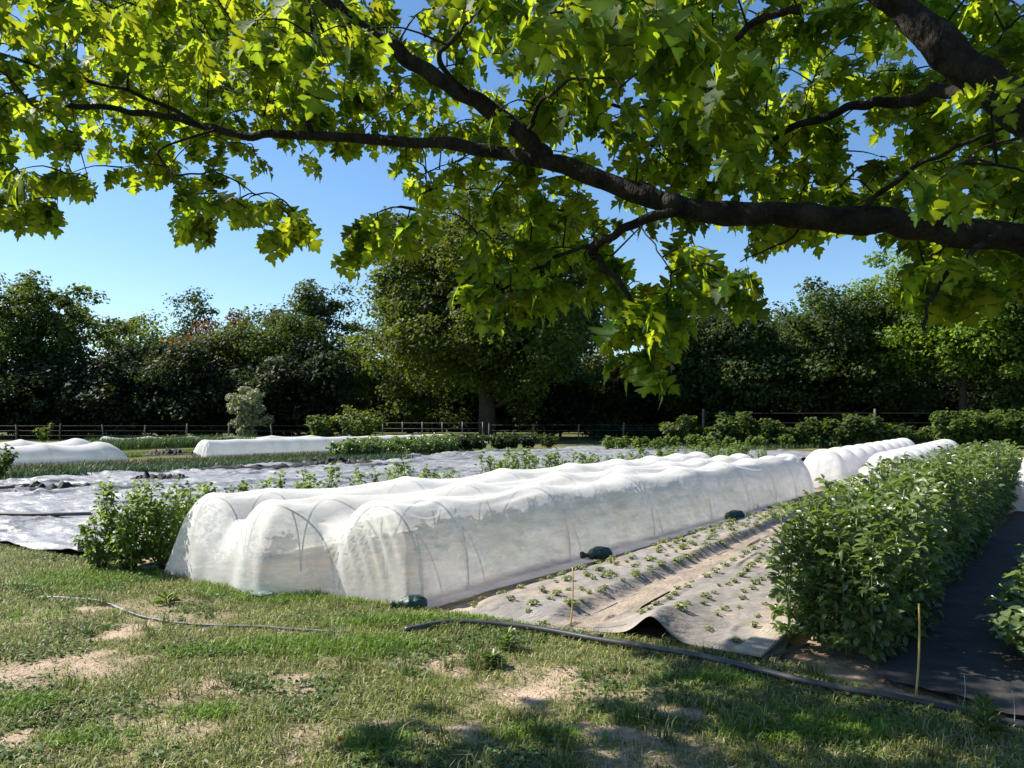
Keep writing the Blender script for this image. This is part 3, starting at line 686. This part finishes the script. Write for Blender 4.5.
# ------------------------------------------------------------------ crops further off
def crop_strip(label, x0, y0, x1, y1, w, h, n, c, name='crop_rows', lean=.5, wd=.012):
    n = int(n*.75)
    a = Acc(); p0 = G(x0, y0); p1 = G(x1, y1); f = rng.random(n); d = unit((p1-p0)[None])[0]; pr_ = np.array([-d[1], d[0], 0])
    nr = max(1, int(w/.45)); row = (np.floor(rng.random(n)*nr)+.5)/nr-.5
    p = p0+(p1-p0)*f[:, None]+pr_*((row*w+rng.normal(size=n)*.06))[:, None]; p[:, 2] = -.03
    cc = np.array(c)*(.55+.9*rng.random((n, 1)))
    a.add(*blades(p, h*(.5+.6*rng.random(n)), wd*(.6+.8*rng.random(n)), lean*rng.random(n)*1.6, rng.random(n)*6.28, cc))
    return tag(a.build(name, M['blade']), label, 'crop', kind='stuff')
crop_strip('rows of upright blue green leeks behind the silvery sheet', 10, 479, 400, 459, 2.2, .36, 9000, (.06, .11, .05))
crop_strip('thin rows of brownish green crop behind the leeks', 10, 470, 330, 455, 1.5, .26, 5000, (.12, .13, .05))
crop_strip('tall bright green cereal strip before the far fence', 96, 449, 240, 444, 3.2, .72, 9000, (.07, .13, .03))
crop_strip('low lime green ground cover beside the fleece tent', 106, 457, 215, 450, 2.2, .16, 7000, (.16, .22, .04))
crop_strip('low green weeds in front of the right hedge', 640, 452, 900, 441, 5.0, .35, 9000, (.09, .13, .045))
def bushes(xs, label, name, group, w, h, nl, L, mat, yb=None, cat='bush', tint=(1, 1, 1), Yd=None, var=.25, nproto=3):
    ps = []
    for k, it in enumerate(xs):
        x, y = it[:2]; sc_ = it[2] if len(it) > 2 else 1
        q = G(x, y)
        if k < nproto:
            b = bush(name, label, cat, (q[0], q[1], -.03), w, h, nl, L, mat, r, group, 10, tint); b.scale = (sc_,)*3; ps.append(b)
        else: dup(ps[r.integers(nproto)], (q[0], q[1], -.03), r.random()*6.28, sc_*(1-var/2+var*r.random()))
# potato-like patch behind the sheet
xs = []
for i in range(13):
    for j in range(3):
        xs.append((345+i*9+j*3+r.normal()*2, 460-i*.75-j*1.6))
bushes(xs, 'leafy potato plant in the green patch behind the silvery sheet', 'potato_plant', 'potato plants behind the silvery sheet', 1.1, .78, 420, .12, M['bean_leaf'], cat='crop plant')
xs = [(455+i*9+r.normal()*3, 450-i*.25) for i in range(11)]
bushes(xs, 'dark shaded crop bush under the big central tree', 'crop_bush', 'shaded crop bushes under the central tree', 1.3, .8, 380, .14, M['tree'], cat='crop plant')
xs = [(612+i*15+r.normal()*4, 452-i*.35-abs(r.normal())) for i in range(16)]
bushes(xs, 'light green leafy crop plant behind the far end of the mesh tunnel', 'leafy_plant', 'leafy plants behind the mesh tunnel', 1.0, .75, 330, .13, M['berry_leaf'], cat='crop plant', tint=(.8, .8, .8))
xs = [(690+i*24+r.normal()*5, 446.5, .7+.35*r.random()+(.25 if i in (2, 7, 12, 13, 14) else 0)) for i in range(15)]
bushes(xs, 'bushy green hedge shrub along the right fence under the dark trees', 'hedge_shrub', 'hedge shrubs along the right fence', 2.6, 1.75, 1200, .22, M['tree'], tint=(1.7, 1.6, 1.5))
xs = [(945+i*22+r.normal()*4, 447, 1.0+.2*r.random()) for i in range(5)]
bushes(xs, 'lighter tall hedge shrub behind the far end of the bean bed', 'hedge_shrub', 'tall hedge shrubs behind the bean bed', 2.4, 2.0, 1200, .2, M['tree'], tint=(2.1, 2.0, 1.5))
xs = [(600+i*14+r.normal()*4, 440, .9+.3*r.random()) for i in range(8)]
bushes(xs, 'dark leafy shrub along the fence right of the lawn gap', 'dark_shrub', 'dark shrubs right of the lawn gap', 1.8, 1.3, 600, .18, M['tree'], tint=(.9, .9, .9))
q = P(322, 436, 50); bush('round_shrub', 'clipped dark green shrub left of the flowering shrub', 'shrub', (q[0], q[1], 0), 2.2, 1.9, 1600, .2, M['tree'], r, tint=(1.4, 1.5, 1.2), stems=22)
q = P(357, 437, 50); bush('round_shrub', 'broad pinkish flowering shrub at the end of the fleece tunnel', 'shrub', (q[0], q[1], 0), 3.6, 2.3, 2200, .2, M['tree'], r, tint=(1.7, 1.7, 1.3), stems=26, flower=(.3, (4.5, 3.2, 3.2)))
q = P(45, 438, 52); bush('fence_shrub', 'small pale shrub growing against the far left fence', 'shrub', (q[0], q[1], 0), 1.2, 1.3, 400, .15, M['tree'], r, tint=(2, 2, 1.4))
q = G(2, 482); bush('edge_shrub', 'dark green bushy plant at the left picture edge beyond the sheet', 'shrub', (q[0]-.25, q[1], 0), 1.0, .95, 500, .10, M['tree'], r, tint=(1.4, 1.6, 1.2))

# ------------------------------------------------------------------ fences
def fence(label, pts, h, step, wires, name='wire_fence', rad=.05):
    pts = np.array(pts, float); rt = thing(name, label, 'fence', (*pts[0], 0)); o0 = np.array([*pts[0], 0])
    seg = np.linalg.norm(np.diff(pts, axis=0), axis=1); cum = np.r_[0, np.cumsum(seg)]
    for k, d in enumerate(np.arange(0, cum[-1], step)):
        x = np.interp(d, cum, pts[:, 0]); y = np.interp(d, cum, pts[:, 1]); hh = h*(.95+.12*r.random())
        V1, F1 = tube(np.array([[x, y, -.1], [x+.02*r.normal(), y, hh*.5], [x+.04*r.normal(), y, hh]])-o0, rad*(.8+.5*r.random()), 7); build('post', V1, F1, M['post'], rt)
    a = Acc()
    for z in wires: a.add(*tube(np.concatenate([pts, np.full((len(pts), 1), z)], 1)-o0, .006, 4)) if len(pts) > 2 else a.add(*tube(np.stack([np.r_[pts[0], z], np.r_[(pts[0]+pts[1])/2, z-.01], np.r_[pts[1], z]])-o0, .006, 4))
    a.build('wire', M['wire'], rt)
    return rt
fence('post and wire fence along the foot of the left wood', [(-60, 55), (-30, 55), (-9, 53)], 1.15, 3.1, (.35, .7, 1.05))
fence('thin post and wire fence under the big central tree', [(-1.5, 50), (5, 50), (12, 48.5)], 1.25, 2.9, (.4, .8, 1.15), rad=.04)
fence('taller post and wire fence before the dark right trees', [(12, 48.5), (20.3, 47.5), (48, 46)], 2.1, 10.3, (.7, 1.3, 1.9), rad=.06)
rt = thing('rail_fence', 'pale metal rail fence at the left of the central trunk', 'fence', (-8.6, 51.5, 0), R(-8))
for k in range(6): build('post', *tube(np.array([[k*1.35, 0, 0], [k*1.35, 0, 1.35]]), .035, 7), M['wire'], rt)
for z in (.55, .9, 1.28): build('rail', *tube(np.array([[0, .05, z], [3.4, .05, z-.01], [6.8, .05, z]]), .02, 6), M['post'], rt)

# ------------------------------------------------------------------ trees
def tree(name, label, x, ytop, wpx, Y, low=.12, tint=(1, 1, 1), ncl=150, per=70, leaf=.26, mat=None, seed=0, group=None, sparse=1., shape='round', trunk_r=None, clr=.16, lean=0):
    r_ = np.random.default_rng(seed+100)
    top = P(x, ytop, Y); H = top[2]; Wd = wpx/F*Y; base = np.array([top[0], Y, 0])
    rt = thing(name, label, 'tree', base, 0, group)
    cz = H*(low+1)/2; rz = H*(1-low)/2
    d = rand_dir(ncl, r_); rad = r_.random(ncl)**.42
    ph = r_.random(6)*6.28; az = np.arctan2(d[:, 1], d[:, 0])
    lob = 1+.16*np.sin(3*az+ph[0])+.12*np.sin(5*az+ph[1]+3*d[:, 2])+.10*np.sin(6*d[:, 2]+ph[2])
    c = d*(rad*lob)[:, None]
    if shape == 'cone':
        c[:, :2] *= np.clip(1.05-(c[:, 2:3]+1)/2, .08, 1)*1.3
    elif shape == 'flat':
        c[:, 2] = np.sign(c[:, 2])*np.abs(c[:, 2])**.7
    elif shape == 'dome':
        c[:, :2] *= np.where(c[:, 2:3] < 0, 1.1, 1)
    c = c*np.array([Wd/2*.92, Wd/2*.92, rz*.95])+np.array([0, 0, cz])
    c[:, 2] = np.clip(c[:, 2], H*low*.6+.2, H*.985)
    cr = clr*Wd*(.6+.8*r_.random(ncl)); cr = np.clip(cr, .35, 2.2)
    per = int(per*2.0); leaf = leaf*1.2; n = ncl*per; i = np.repeat(np.arange(ncl), per)
    off = rand_dir(n, r_)*(r_.random((n, 1))**.45)*cr[i][:, None]*np.array([1, 1, .62])
    p = c[i]+off; p[:, 2] = np.maximum(p[:, 2], .1)
    nr = unit(rand_dir(n, r_)*.75+np.array([0, 0, .7])+.6*unit(off)); tg = unit(np.cross(nr, rand_dir(n, r_))); bt_ = np.cross(nr, tg)
    L = (leaf*(.55+.8*r_.random(n)))[:, None]
    Vv = np.stack([p-tg*L*.5, p+bt_*L*.33-nr*L*.08, p+tg*L*.5, p-bt_*L*.33-nr*L*.08], 1).reshape(-1, 3)
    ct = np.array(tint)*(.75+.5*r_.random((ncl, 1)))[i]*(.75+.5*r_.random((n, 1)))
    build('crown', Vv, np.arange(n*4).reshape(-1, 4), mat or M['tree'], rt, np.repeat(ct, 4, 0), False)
    a = Acc(); tr = trunk_r or max(.12, H*.018)
    t = np.linspace(0, 1, 9)[:, None]; tp = np.array([lean, 0, H*.9])*t+np.concatenate([.03*H*np.sin(t*4+ph[3])*t, .03*H*np.sin(t*3+ph[4])*t, 0*t], 1)
    a.add(*tube(tp, tr*np.linspace(1.15, .12, 9), 9))
    for k in r_.choice(ncl, min(ncl, 26), False):
        f = np.clip((c[k, 2]/H)*.62, .15, .8); b0 = tp[int(f*8)]; mid = b0*.45+c[k]*.55+np.array([0, 0, .04*H])
        a.add(*tube(spline(np.array([b0, mid, c[k]]), 7), np.linspace(tr*.34, tr*.06, 7), 5, False))
    a.build('trunk', M['bark_far'], rt)
    return rt
T = tree
T('broadleaf_tree', 'large airy broadleaf tree with spreading crown at far left', 38, 270, 155, 67, .2, (1.5, 1.5, 1), 230, 60, .28, seed=1, clr=.09)
T('broadleaf_tree', 'tree partly cut off by the left picture edge behind the spreading tree', -85, 300, 150, 71, .1, (1, 1, 1), 120, 60, .3, seed=2)
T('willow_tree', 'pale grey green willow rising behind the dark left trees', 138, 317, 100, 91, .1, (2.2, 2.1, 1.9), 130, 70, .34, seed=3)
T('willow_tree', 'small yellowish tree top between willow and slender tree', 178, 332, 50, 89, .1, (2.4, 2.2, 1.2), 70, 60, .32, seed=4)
T('slender_tree', 'slender sparse tree with a bare straight stem above the left wood', 197, 286, 52, 77, .45, (1.1, 1.15, 1), 34, 34, .26, seed=5, clr=.22, trunk_r=.16)
T('copper_beech', 'dark red leaved copper beech in the left wood', 222, 316, 105, 70, .1, (2.6, .75, 1.3), 150, 70, .30, seed=6)
T('copper_beech', 'small purple tree top behind the copper beech', 232, 306, 60, 81, .2, (1.3, .75, 1.6), 60, 60, .30, seed=61)
T('broadleaf_tree', 'rounded mid green tree right of the copper beech', 268, 306, 120, 68, .1, (1.4, 1.45, 1.1), 170, 70, .28, seed=7)
T('pine_tree', 'tall open crowned tree rising highest beside the sky gap', 312, 281, 88, 71, .28, (1.15, 1.2, 1.1), 90, 60, .26, seed=8, clr=.17, shape='flat')
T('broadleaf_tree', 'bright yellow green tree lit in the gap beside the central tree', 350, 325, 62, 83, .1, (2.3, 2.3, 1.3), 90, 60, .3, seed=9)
T('oak_tree', 'huge dark central tree with a thick trunk and left side sunlit', 488, 192, 270, 60, .12, (1.75, 1.6, .65), 760, 72, .28, seed=10, clr=.072, trunk_r=.62)
T('bare_tree', 'brownish half bare tree between central tree and right trees', 612, 345, 80, 67, .05, (2.0, 1.5, 1.3), 80, 45, .24, seed=11)
T('broadleaf_tree', 'dark round tree standing first right of the sky window', 722, 300, 135, 56, .08, (1.15, 1.15, 1), 220, 75, .26, seed=12, clr=.13)
T('broadleaf_tree', 'dark wide tree in the middle of the right wood', 835, 286, 165, 56, .08, (1.2, 1.2, 1), 260, 75, .26, seed=13, clr=.12)
T('lime_tree', 'sunlit yellow green tree leaning over the right hedge', 958, 225, 180, 51, .24, (3.3, 3.2, 1.3), 260, 75, .25, seed=14, clr=.12)  # its sunlit look is put into the bright yellow-green leaf tint
T('broadleaf_tree', 'big dark tree cut off by the right picture edge', 1075, 215, 190, 48, .1, (1.4, 1.5, 1), 220, 75, .25, seed=15)
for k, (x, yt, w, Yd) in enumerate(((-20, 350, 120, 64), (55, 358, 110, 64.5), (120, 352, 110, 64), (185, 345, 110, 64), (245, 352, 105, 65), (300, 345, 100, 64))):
    T('understorey_tree', 'dark bushy evergreen in the shaded lower edge of the left wood', x, yt, w, Yd, .0, (.55, .6, .65), 130, 70, .30, seed=30+k, group='understorey trees of the left wood', shape='dome')  # dark evergreens, with the shade at the wood's foot put into the tint
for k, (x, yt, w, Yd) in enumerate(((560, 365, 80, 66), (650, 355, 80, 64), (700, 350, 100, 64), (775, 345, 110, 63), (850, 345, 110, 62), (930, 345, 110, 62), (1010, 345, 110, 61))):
    T('understorey_tree', 'dark bushy evergreen in the shaded lower edge of the right wood', x, yt, w, Yd, .0, (.55, .55, .55), 120, 70, .28, seed=50+k, group='understorey trees of the right wood', shape='dome')  # shade of the right wood's lower edge is put into this tint too
for k, (x, yt, w, Yd) in enumerate(((410, 300, 110, 80), (560, 312, 110, 82), (690, 322, 90, 84), (780, 315, 110, 80), (900, 285, 130, 76), (1010, 270, 130, 76))):
    T('background_tree', 'tree standing behind the front row of the wood and mostly hidden', x, yt, w, Yd, .05, (1.3, 1.3, 1.1), 110, 60, .34, seed=70+k, group='hidden trees behind the front row')
q = P(247, 440, 54)
T('flowering_tree', 'small white blossomed round tree before the dark left wood', 248, 386, 42, 57, .06, (1.9, 1.9, 1.7), 34, 80, .20, seed=91, clr=.2, trunk_r=.08, mat=leaf_mat('blossom_leaf', (.16, .165, .10), (.16, .18, .09), .25, .6, .3))
# the wood behind, one dense mass
a = Acc(); n = 95000; x = rng.random(n)*230-115; hz_ = 6.5+3*fbm(x*.12, x*0+3, 3); z = rng.random(n)**.8*hz_; p = np.stack([x, 92+rng.random(n)*9-.02*np.abs(x), z], -1)
p = p[~((x > 7.0) & (x < 11.5) & (z > 5.2))]; n = len(p)
nr = unit(rand_dir(n)+np.array([0, -.3, .4])); tg = unit(np.cross(nr, rand_dir(n))); bt_ = np.cross(nr, tg); L = (1.0*(.6+.7*rng.random(n)))[:, None]
a.add(np.stack([p-tg*L*.5, p+bt_*L*.36, p+tg*L*.5, p-bt_*L*.36], 1), np.arange(n*4).reshape(-1, 4), np.repeat(np.array([.8, .85, .8])*(.6+.7*rng.random((n, 1))), 4, 0))
o = a.build('far_wood', M['tree'], None, False); tag(o, 'continuous dark woodland mass behind the trees', 'woodland', kind='stuff')

# ------------------------------------------------------------------ the oak overhead
r = np.random.default_rng(5)
TR = np.array([4.3, 2.9, 0])
oak = thing('oak_tree', 'oak whose leafy branches hang across the top of the view', 'tree', TR)
pool = []; prad = []
def limb(pts, r0, r1, n=26, sides=9, nm='limb', wob=.006):
    c = spline(np.array(pts), n); c[1:-1] += r.normal(size=(n-2, 3))*wob
    rad = np.linspace(r0, r1, n)*(1+.07*r.normal(size=n))
    fn = n*4; cf = spline(c, fn); rf = np.interp(np.linspace(0, n-1, fn), np.arange(n), rad); sides = sides+6
    Vv, Fs = tube(cf-TR, rf, sides)
    ax = np.repeat(cf-TR, sides, 0); k_ = (np.arange(len(Vv)) % sides)/sides*9; l_ = np.repeat(np.arange(fn), sides)*.35
    Vv = ax+(Vv-ax)*(1+.20*(fbm(k_, l_+r0*900, 3)-.45))[:, None]
    build(nm, Vv, Fs, M['bark'], oak)
    for k in range(0, n): pool.append(c[k]); prad.append(rad[k])
    return c
tt = np.array([[0, 0, -.1], [0, .02, .6], [-.05, 0, 1.4], [-.1, .03, 2.2], [-.05, 0, 3.2], [.1, .1, 4.6], [.2, 0, 6.5], [.1, .2, 8.5]])
build('trunk', *tube(spline(tt, 24), np.linspace(.34, .1, 24), 14), M['bark'], oak)
B = lambda *a: [P(*q) for q in a]
limb([TR+np.array([-.1, .03, 2.0])]+B((1100, 252, 3.15), (1024, 240, 3.2), (900, 223, 3.3), (780, 215, 3.4), (690, 208, 3.5), (620, 186, 3.6), (540, 158, 3.7)), .070, .045, 44, 12)
limb(B((545, 160, 3.7), (525, 138, 3.7), (480, 103, 3.7), (420, 68, 3.7), (360, 24, 3.7), (315, -12, 3.7), (240, -80, 3.8), (150, -150, 3.9)), .046, .028, 36, 10)
limb(B((545, 160, 3.7), (520, 156, 3.75), (470, 148, 3.9), (400, 140, 4.1), (300, 135, 4.3), (230, 133, 4.4), (190, 122, 4.5), (130, 112, 4.6), (60, 106, 4.7), (0, 105, 4.8), (-80, 98, 4.9)), .036, .010, 44, 9)
limb([TR+np.array([-.08, .02, 1.75])]+B((1330, 310, 2.62), (1140, 198, 2.62), (1024, 112, 2.7), (955, 56, 2.8), (890, -5, 2.9), (800, -95, 3.0), (650, -200, 3.1)), .09, .042, 40, 12)
limb(B((990, 86, 2.76), (940, 92, 3.2), (900, 102, 3.6), (860, 106, 3.7), (800, 126, 3.8), (770, 140, 3.9)), .035, .014, 20, 8)
limb(B((700, 210, 3.5), (660, 214, 3.5), (610, 238, 3.6), (592, 250, 3.7), (600, 262, 3.7), (625, 292, 3.65), (645, 330, 3.6), (655, 372, 3.6)), .026, .006, 30, 7)
limb(B((612, 238, 3.6), (575, 250, 3.8), (535, 268, 3.95), (490, 300, 4.1)), .014, .005, 16, 6)
limb(B((310, 136, 4.28), (308, 95, 4.2), (313, 45, 4.15), (308, 0, 4.1)), .017, .008, 14, 6)
limb(B((205, 128, 4.45), (140, 95, 4.5), (65, 74, 4.6), (0, 54, 4.7), (-60, 40, 4.7)), .014, .006, 18, 6)
limb(B((855, 218, 3.33), (890, 184, 3.2), (950, 150, 3.1), (1010, 125, 3.0)), .013, .006, 14, 6)
limb(B((800, 10, 3.0), (750, 25, 3.1), (700, 70, 3.2), (640, 108, 3.3), (600, 100, 3.3)), .018, .006, 20, 6)
limb(B((525, 138, 3.7), (540, 105, 3.5), (575, 80, 3.2), (610, 78, 3.0)), .012, .004, 14, 6)
limb(B((215, 130, 4.4), (160, 150, 4.5), (175, 175, 4.4), (215, 172, 4.3), (255, 195, 4.2)), .008, .004, 16, 5)
limb(B((470, 95, 3.7), (440, 60, 3.3), (470, 20, 3.0), (520, -20, 2.7), (600, -40, 2.3)), .014, .006, 18, 6)
limb(B((1000, 235, 3.2), (960, 262, 3.0), (930, 300, 2.9), (925, 330, 2.85)), .012, .005, 14, 6)
limb(B((800, 215, 3.4), (790, 238, 3.5), (740, 262, 3.6)), .007, .003, 10, 5)
limb(B((640, 225, 3.5), (655, 245, 3.3), (672, 272, 3.2)), .004, .003, 8, 5)
# where the leaves hang: lower rim of the leaf mass (photo), holes and thin spots
lowx = [-120, 0, 40, 85, 110, 140, 150, 200, 240, 300, 318, 330, 345, 360, 410, 440, 475, 520, 560, 600, 625, 660, 685, 700, 740, 765, 780, 830, 870, 905, 930, 960, 1000, 1024, 1150]
lowy = [230, 215, 222, 214, 190, 175, 215, 222, 228, 235, 150, 140, 215, 245, 240, 218, 275, 300, 290, 290, 345, 362, 325, 262, 285, 268, 225, 220, 225, 245, 305, 298, 275, 285, 295]
holes = [(110, 215, 38, 45), (225, 172, 45, 18, .7), (365, 180, 42, 34), (300, 185, 40, 25), (535, 30, 26, 30), (607, 90, 24, 26), (98, 55, 26, 20), (160, 40, 20, 14), (865, 135, 32, 20), (695, 250, 75, 40), (640, 232, 34, 30), (440, 250, 32, 36, .9), (600, 200, 20, 12, .6), (820, 255, 50, 22), (735, 190, 25, 12), (150, 200, 10, 22), (420, 20, 14, 14, .6), (945, 20, 26, 18, .6), (700, 20, 20, 14, .6), (770, 290, 25, 30), (350, 120, 20, 14, .5)]
def accept(x, y):
    if y > np.interp(x, lowx, lowy): return False
    for h in holes:
        q = ((x-h[0])/h[2])**2+((y-h[1])/h[3])**2
        if q < 1 and r.random() < (h[4] if len(h) > 4 else .93): return False
    return True
tips = []
PX = np.array(pool)-np.array([0, 0, CAMZ]); pd = PX[:, 1]; ppx = 512+F*PX[:, 0]/pd; ppy = HZ-F*PX[:, 2]/pd; prr = np.array(prad)
while len(tips) < 1050:
    x = r.random()*1200-90; y = r.random()*430-40
    if not accept(x, y): continue
    Yd = np.interp(x, [-100, 250, 480, 620, 800, 1100], [4.6, 4.3, 3.9, 3.5, 3.3, 2.9])+r.normal()*.45
    if y > 215: Yd = np.interp(x, [300, 640, 1000], [4.2, 3.6, 2.95])+r.normal()*.18
    k = (np.hypot(ppx-x, ppy-y) < np.where(ppx > 640, 85, 62)) & (prr > .02)      # the big limbs run on the near side of the leaf mass
    if k.any() and r.random() < .97: Yd = max(Yd, pd[k].max()+.28+.6*r.random())
    tips.append(P(x, y, max(Yd, 2.2)))
# the nearer large leaves in the upper middle and right
for (x, y, s1, s2, n_, Yd) in ((600, 5, 60, 22, 12, 2.05), (660, 20, 40, 25, 7, 2.2), (740, 90, 45, 35, 9, 2.6), (960, 290, 40, 20, 9, 3.6), (300, 20, 60, 30, 8, 3.0), (100, 10, 80, 25, 9, 3.4), (690, 270, 28, 18, 6, 3.2), (735, 270, 18, 14, 5, 3.2), (655, 280, 16, 12, 3, 3.3), (285, 212, 14, 18, 6, 4.0), (360, 238, 16, 14, 5, 4.2), (642, 335, 20, 26, 11, 3.6), (505, 288, 30, 14, 9, 4.0), (1005, 40, 10, 12, 3, 3.2)):
    for _ in range(n_): tips.append(P(x+r.normal()*s1*.6, y+r.normal()*s2*.6, Yd+r.normal()*.12))
# crown above the frame, filled in to complete the oak and cast shade
for _ in range(230):
    x = r.random()*6.2-2.6; y = r.random()*3.4+1.6; tips.append(np.array([x, y, 3.9+r.random()*2.0+.22*y+.3*max(x, 0)]))
for _ in range(140): tips.append(np.array([-.9+2.4*r.random(), 2.3+1.3*r.random(), 3.75+.8*r.random()]))  # unseen clumps added overhead to shade the leaves at the right
for _ in range(210): tips.append(np.array([-3.35+1.55*r.random(), 5.45+1.35*r.random(), 4.2+.8*r.random()]))  # clumps added towards the sun to drop shade on the lower-right lawn
tips = np.array(tips)
d0 = np.array([np.min(np.linalg.norm(np.array(pool)-t, axis=1)) for t in tips]); tips = tips[np.argsort(d0)]
tw = Acc(); PL = np.array(pool); leafP = []; leafD = []
for t in tips:
    dd = np.linalg.norm(PL-t, axis=1)+.25*np.abs(np.minimum(t[2]-PL[:, 2], 0)); k = int(np.argmin(dd)); b = PL[k]; L = np.linalg.norm(t-b)
    mid = (b+t)/2+np.array([0, 0, .12*L])+r.normal(size=3)*.05*L
    c = spline(np.array([b, mid, t]), 7); tw.add(*tube(c-TR, np.linspace(min(.0042+.0045*L, .011), .0018, 7), 4, False))
    PL = np.concatenate([PL, c[2:]])
    dr = unit((t-mid)[None])[0]
    nl = int(r.integers(5, 10))
    for j in range(nl):
        f = 1-.45*(j/nl)*r.random(); q = c[int(round(f*6))]+r.normal(size=3)*.008
        a = r.random()*6.28; dv = np.array([math.cos(a), math.sin(a), 0])*.95+dr*.5+np.array([0, 0, -.45-.9*r.random()])
        leafP.append(q); leafD.append(dv)
tw.build('twigs', M['bark'], oak)
# lobed oak leaf: midrib along +x, outline on both sides
half = np.array([[0, .0], [.06, .045], [.11, .11], [.19, .23], [.24, .25], [.255, .15], [.275, .075], [.32, .09], [.38, .24], [.46, .40], [.53, .41], [.54, .31], [.61, .31], [.585, .17], [.585, .075], [.63, .085], [.70, .23], [.79, .29], [.79, .19], [.86, .17], [.86, .08], [.94, .06], [1.0, .0]])
xs_ = half[:, 0]; m = len(xs_)
leafP = np.array(leafP); leafD = unit(np.array(leafD)); n = len(leafP)
up = unit(np.array([0, 0, 1.])+r.normal(size=(n, 3))*.42); sd = unit(np.cross(up, leafD)); nr = np.cross(leafD, sd)
Ls = .09+.075*r.random(n)
def lay(hx, hy, fold, curl):
    z = fold*np.abs(hy)-curl*hx**2
    return leafP[:, None]+leafD[:, None]*((hx+.16)*1.0)[None, :, None]*Ls[:, None, None]+sd[:, None]*hy[None, :, None]*Ls[:, None, None]*wv[:, None, None]+nr[:, None]*z[..., None]*Ls[:, None, None]
wv = 1.0+.25*r.normal(size=n).clip(-1, 1)
fo = (.12+.3*r.random(n))[:, None]; cu = (.12+.42*r.random(n))[:, None]
cen = np.linspace(0, 1, m)
LV = lay(half[:, 0], half[:, 1], fo, cu); CV = lay(np.maximum.accumulate(xs_)*.98, 0*xs_, fo, cu); RV = lay(half[:, 0], -half[:, 1], fo, cu)
pet = np.stack([leafP-sd*.0012, leafP+sd*.0012], 1)
V0 = np.concatenate([LV, CV, RV, pet], 1); kk = 3*m+2
b = np.arange(n)[:, None]; i = np.arange(m-1)
qa = np.stack([i, i+1, m+i+1, m+i], -1); qb = np.stack([m+i, m+i+1, 2*m+i+1, 2*m+i], -1); qc = np.array([[3*m, 3*m+1, m, m]])
Fq = (np.concatenate([qa, qb])[None]+(b*kk)[:, :, None]).reshape(-1, 4); F3 = (np.array([[3*m, 3*m+1, m]])[None]+(b*kk)[:, :, None]).reshape(-1, 3)
vein = np.concatenate([np.full(m, .92), np.full(m, 1.5), np.full(m, .92), [1.5, 1.5]])
ct = np.tile(vein, n)[:, None]*np.repeat(np.array([1, 1, 1])*(.5+.75*r.random((n, 1)))+np.array([.10, .03, 0])*r.normal(size=(n, 1)), kk, 0).clip(.2, 2)
build('crown', V0.reshape(-1, 3)-TR, [Fq, F3], M['oak'], oak, ct, True)

# ------------------------------------------------------------------ light
AZ, EL = -73.0, 44.0
w = bpy.data.worlds.new('World'); sc.world = w; w.use_nodes = True; nt = w.node_tree
bg = nt.nodes['Background']; sky = nt.nodes.new('ShaderNodeTexSky'); sky.sky_type = 'NISHITA'; sky.sun_disc = False
sky.sun_elevation = R(EL); sky.sun_rotation = R(AZ % 360); sky.air_density = 1.0; sky.dust_density = .3; sky.ozone_density = 3.0
hs_ = nt.nodes.new('ShaderNodeHueSaturation'); hs_.inputs['Saturation'].default_value = 1.14; hs_.inputs['Value'].default_value = 1.42
nt.links.new(sky.outputs[0], hs_.inputs['Color']); nt.links.new(hs_.outputs[0], bg.inputs['Color']); bg.inputs['Strength'].default_value = .068
ld = bpy.data.lights.new('sun', 'SUN'); ld.energy = 5.0; ld.angle = R(.53); ld.color = (1, .94, .82)
lo = bpy.data.objects.new('sun', ld); col.objects.link(lo)
sd_ = Vector((math.sin(R(AZ))*math.cos(R(EL)), math.cos(R(AZ))*math.cos(R(EL)), math.sin(R(EL))))
lo.rotation_euler = sd_.to_track_quat('Z', 'Y').to_euler()
vs = sc.view_settings; vs.view_transform = 'Standard'; vs.look = 'None'; vs.exposure = 0.88; vs.gamma = 1.0; vs.use_curve_mapping = False
cy = sc.cycles; cy.use_denoising = True; cy.max_bounces = 7; cy.diffuse_bounces = 3; cy.glossy_bounces = 2; cy.transmission_bounces = 4; cy.transparent_max_bounces = 10
cy.caustics_reflective = False; cy.caustics_refractive = False; cy.sample_clamp_indirect = 4.0
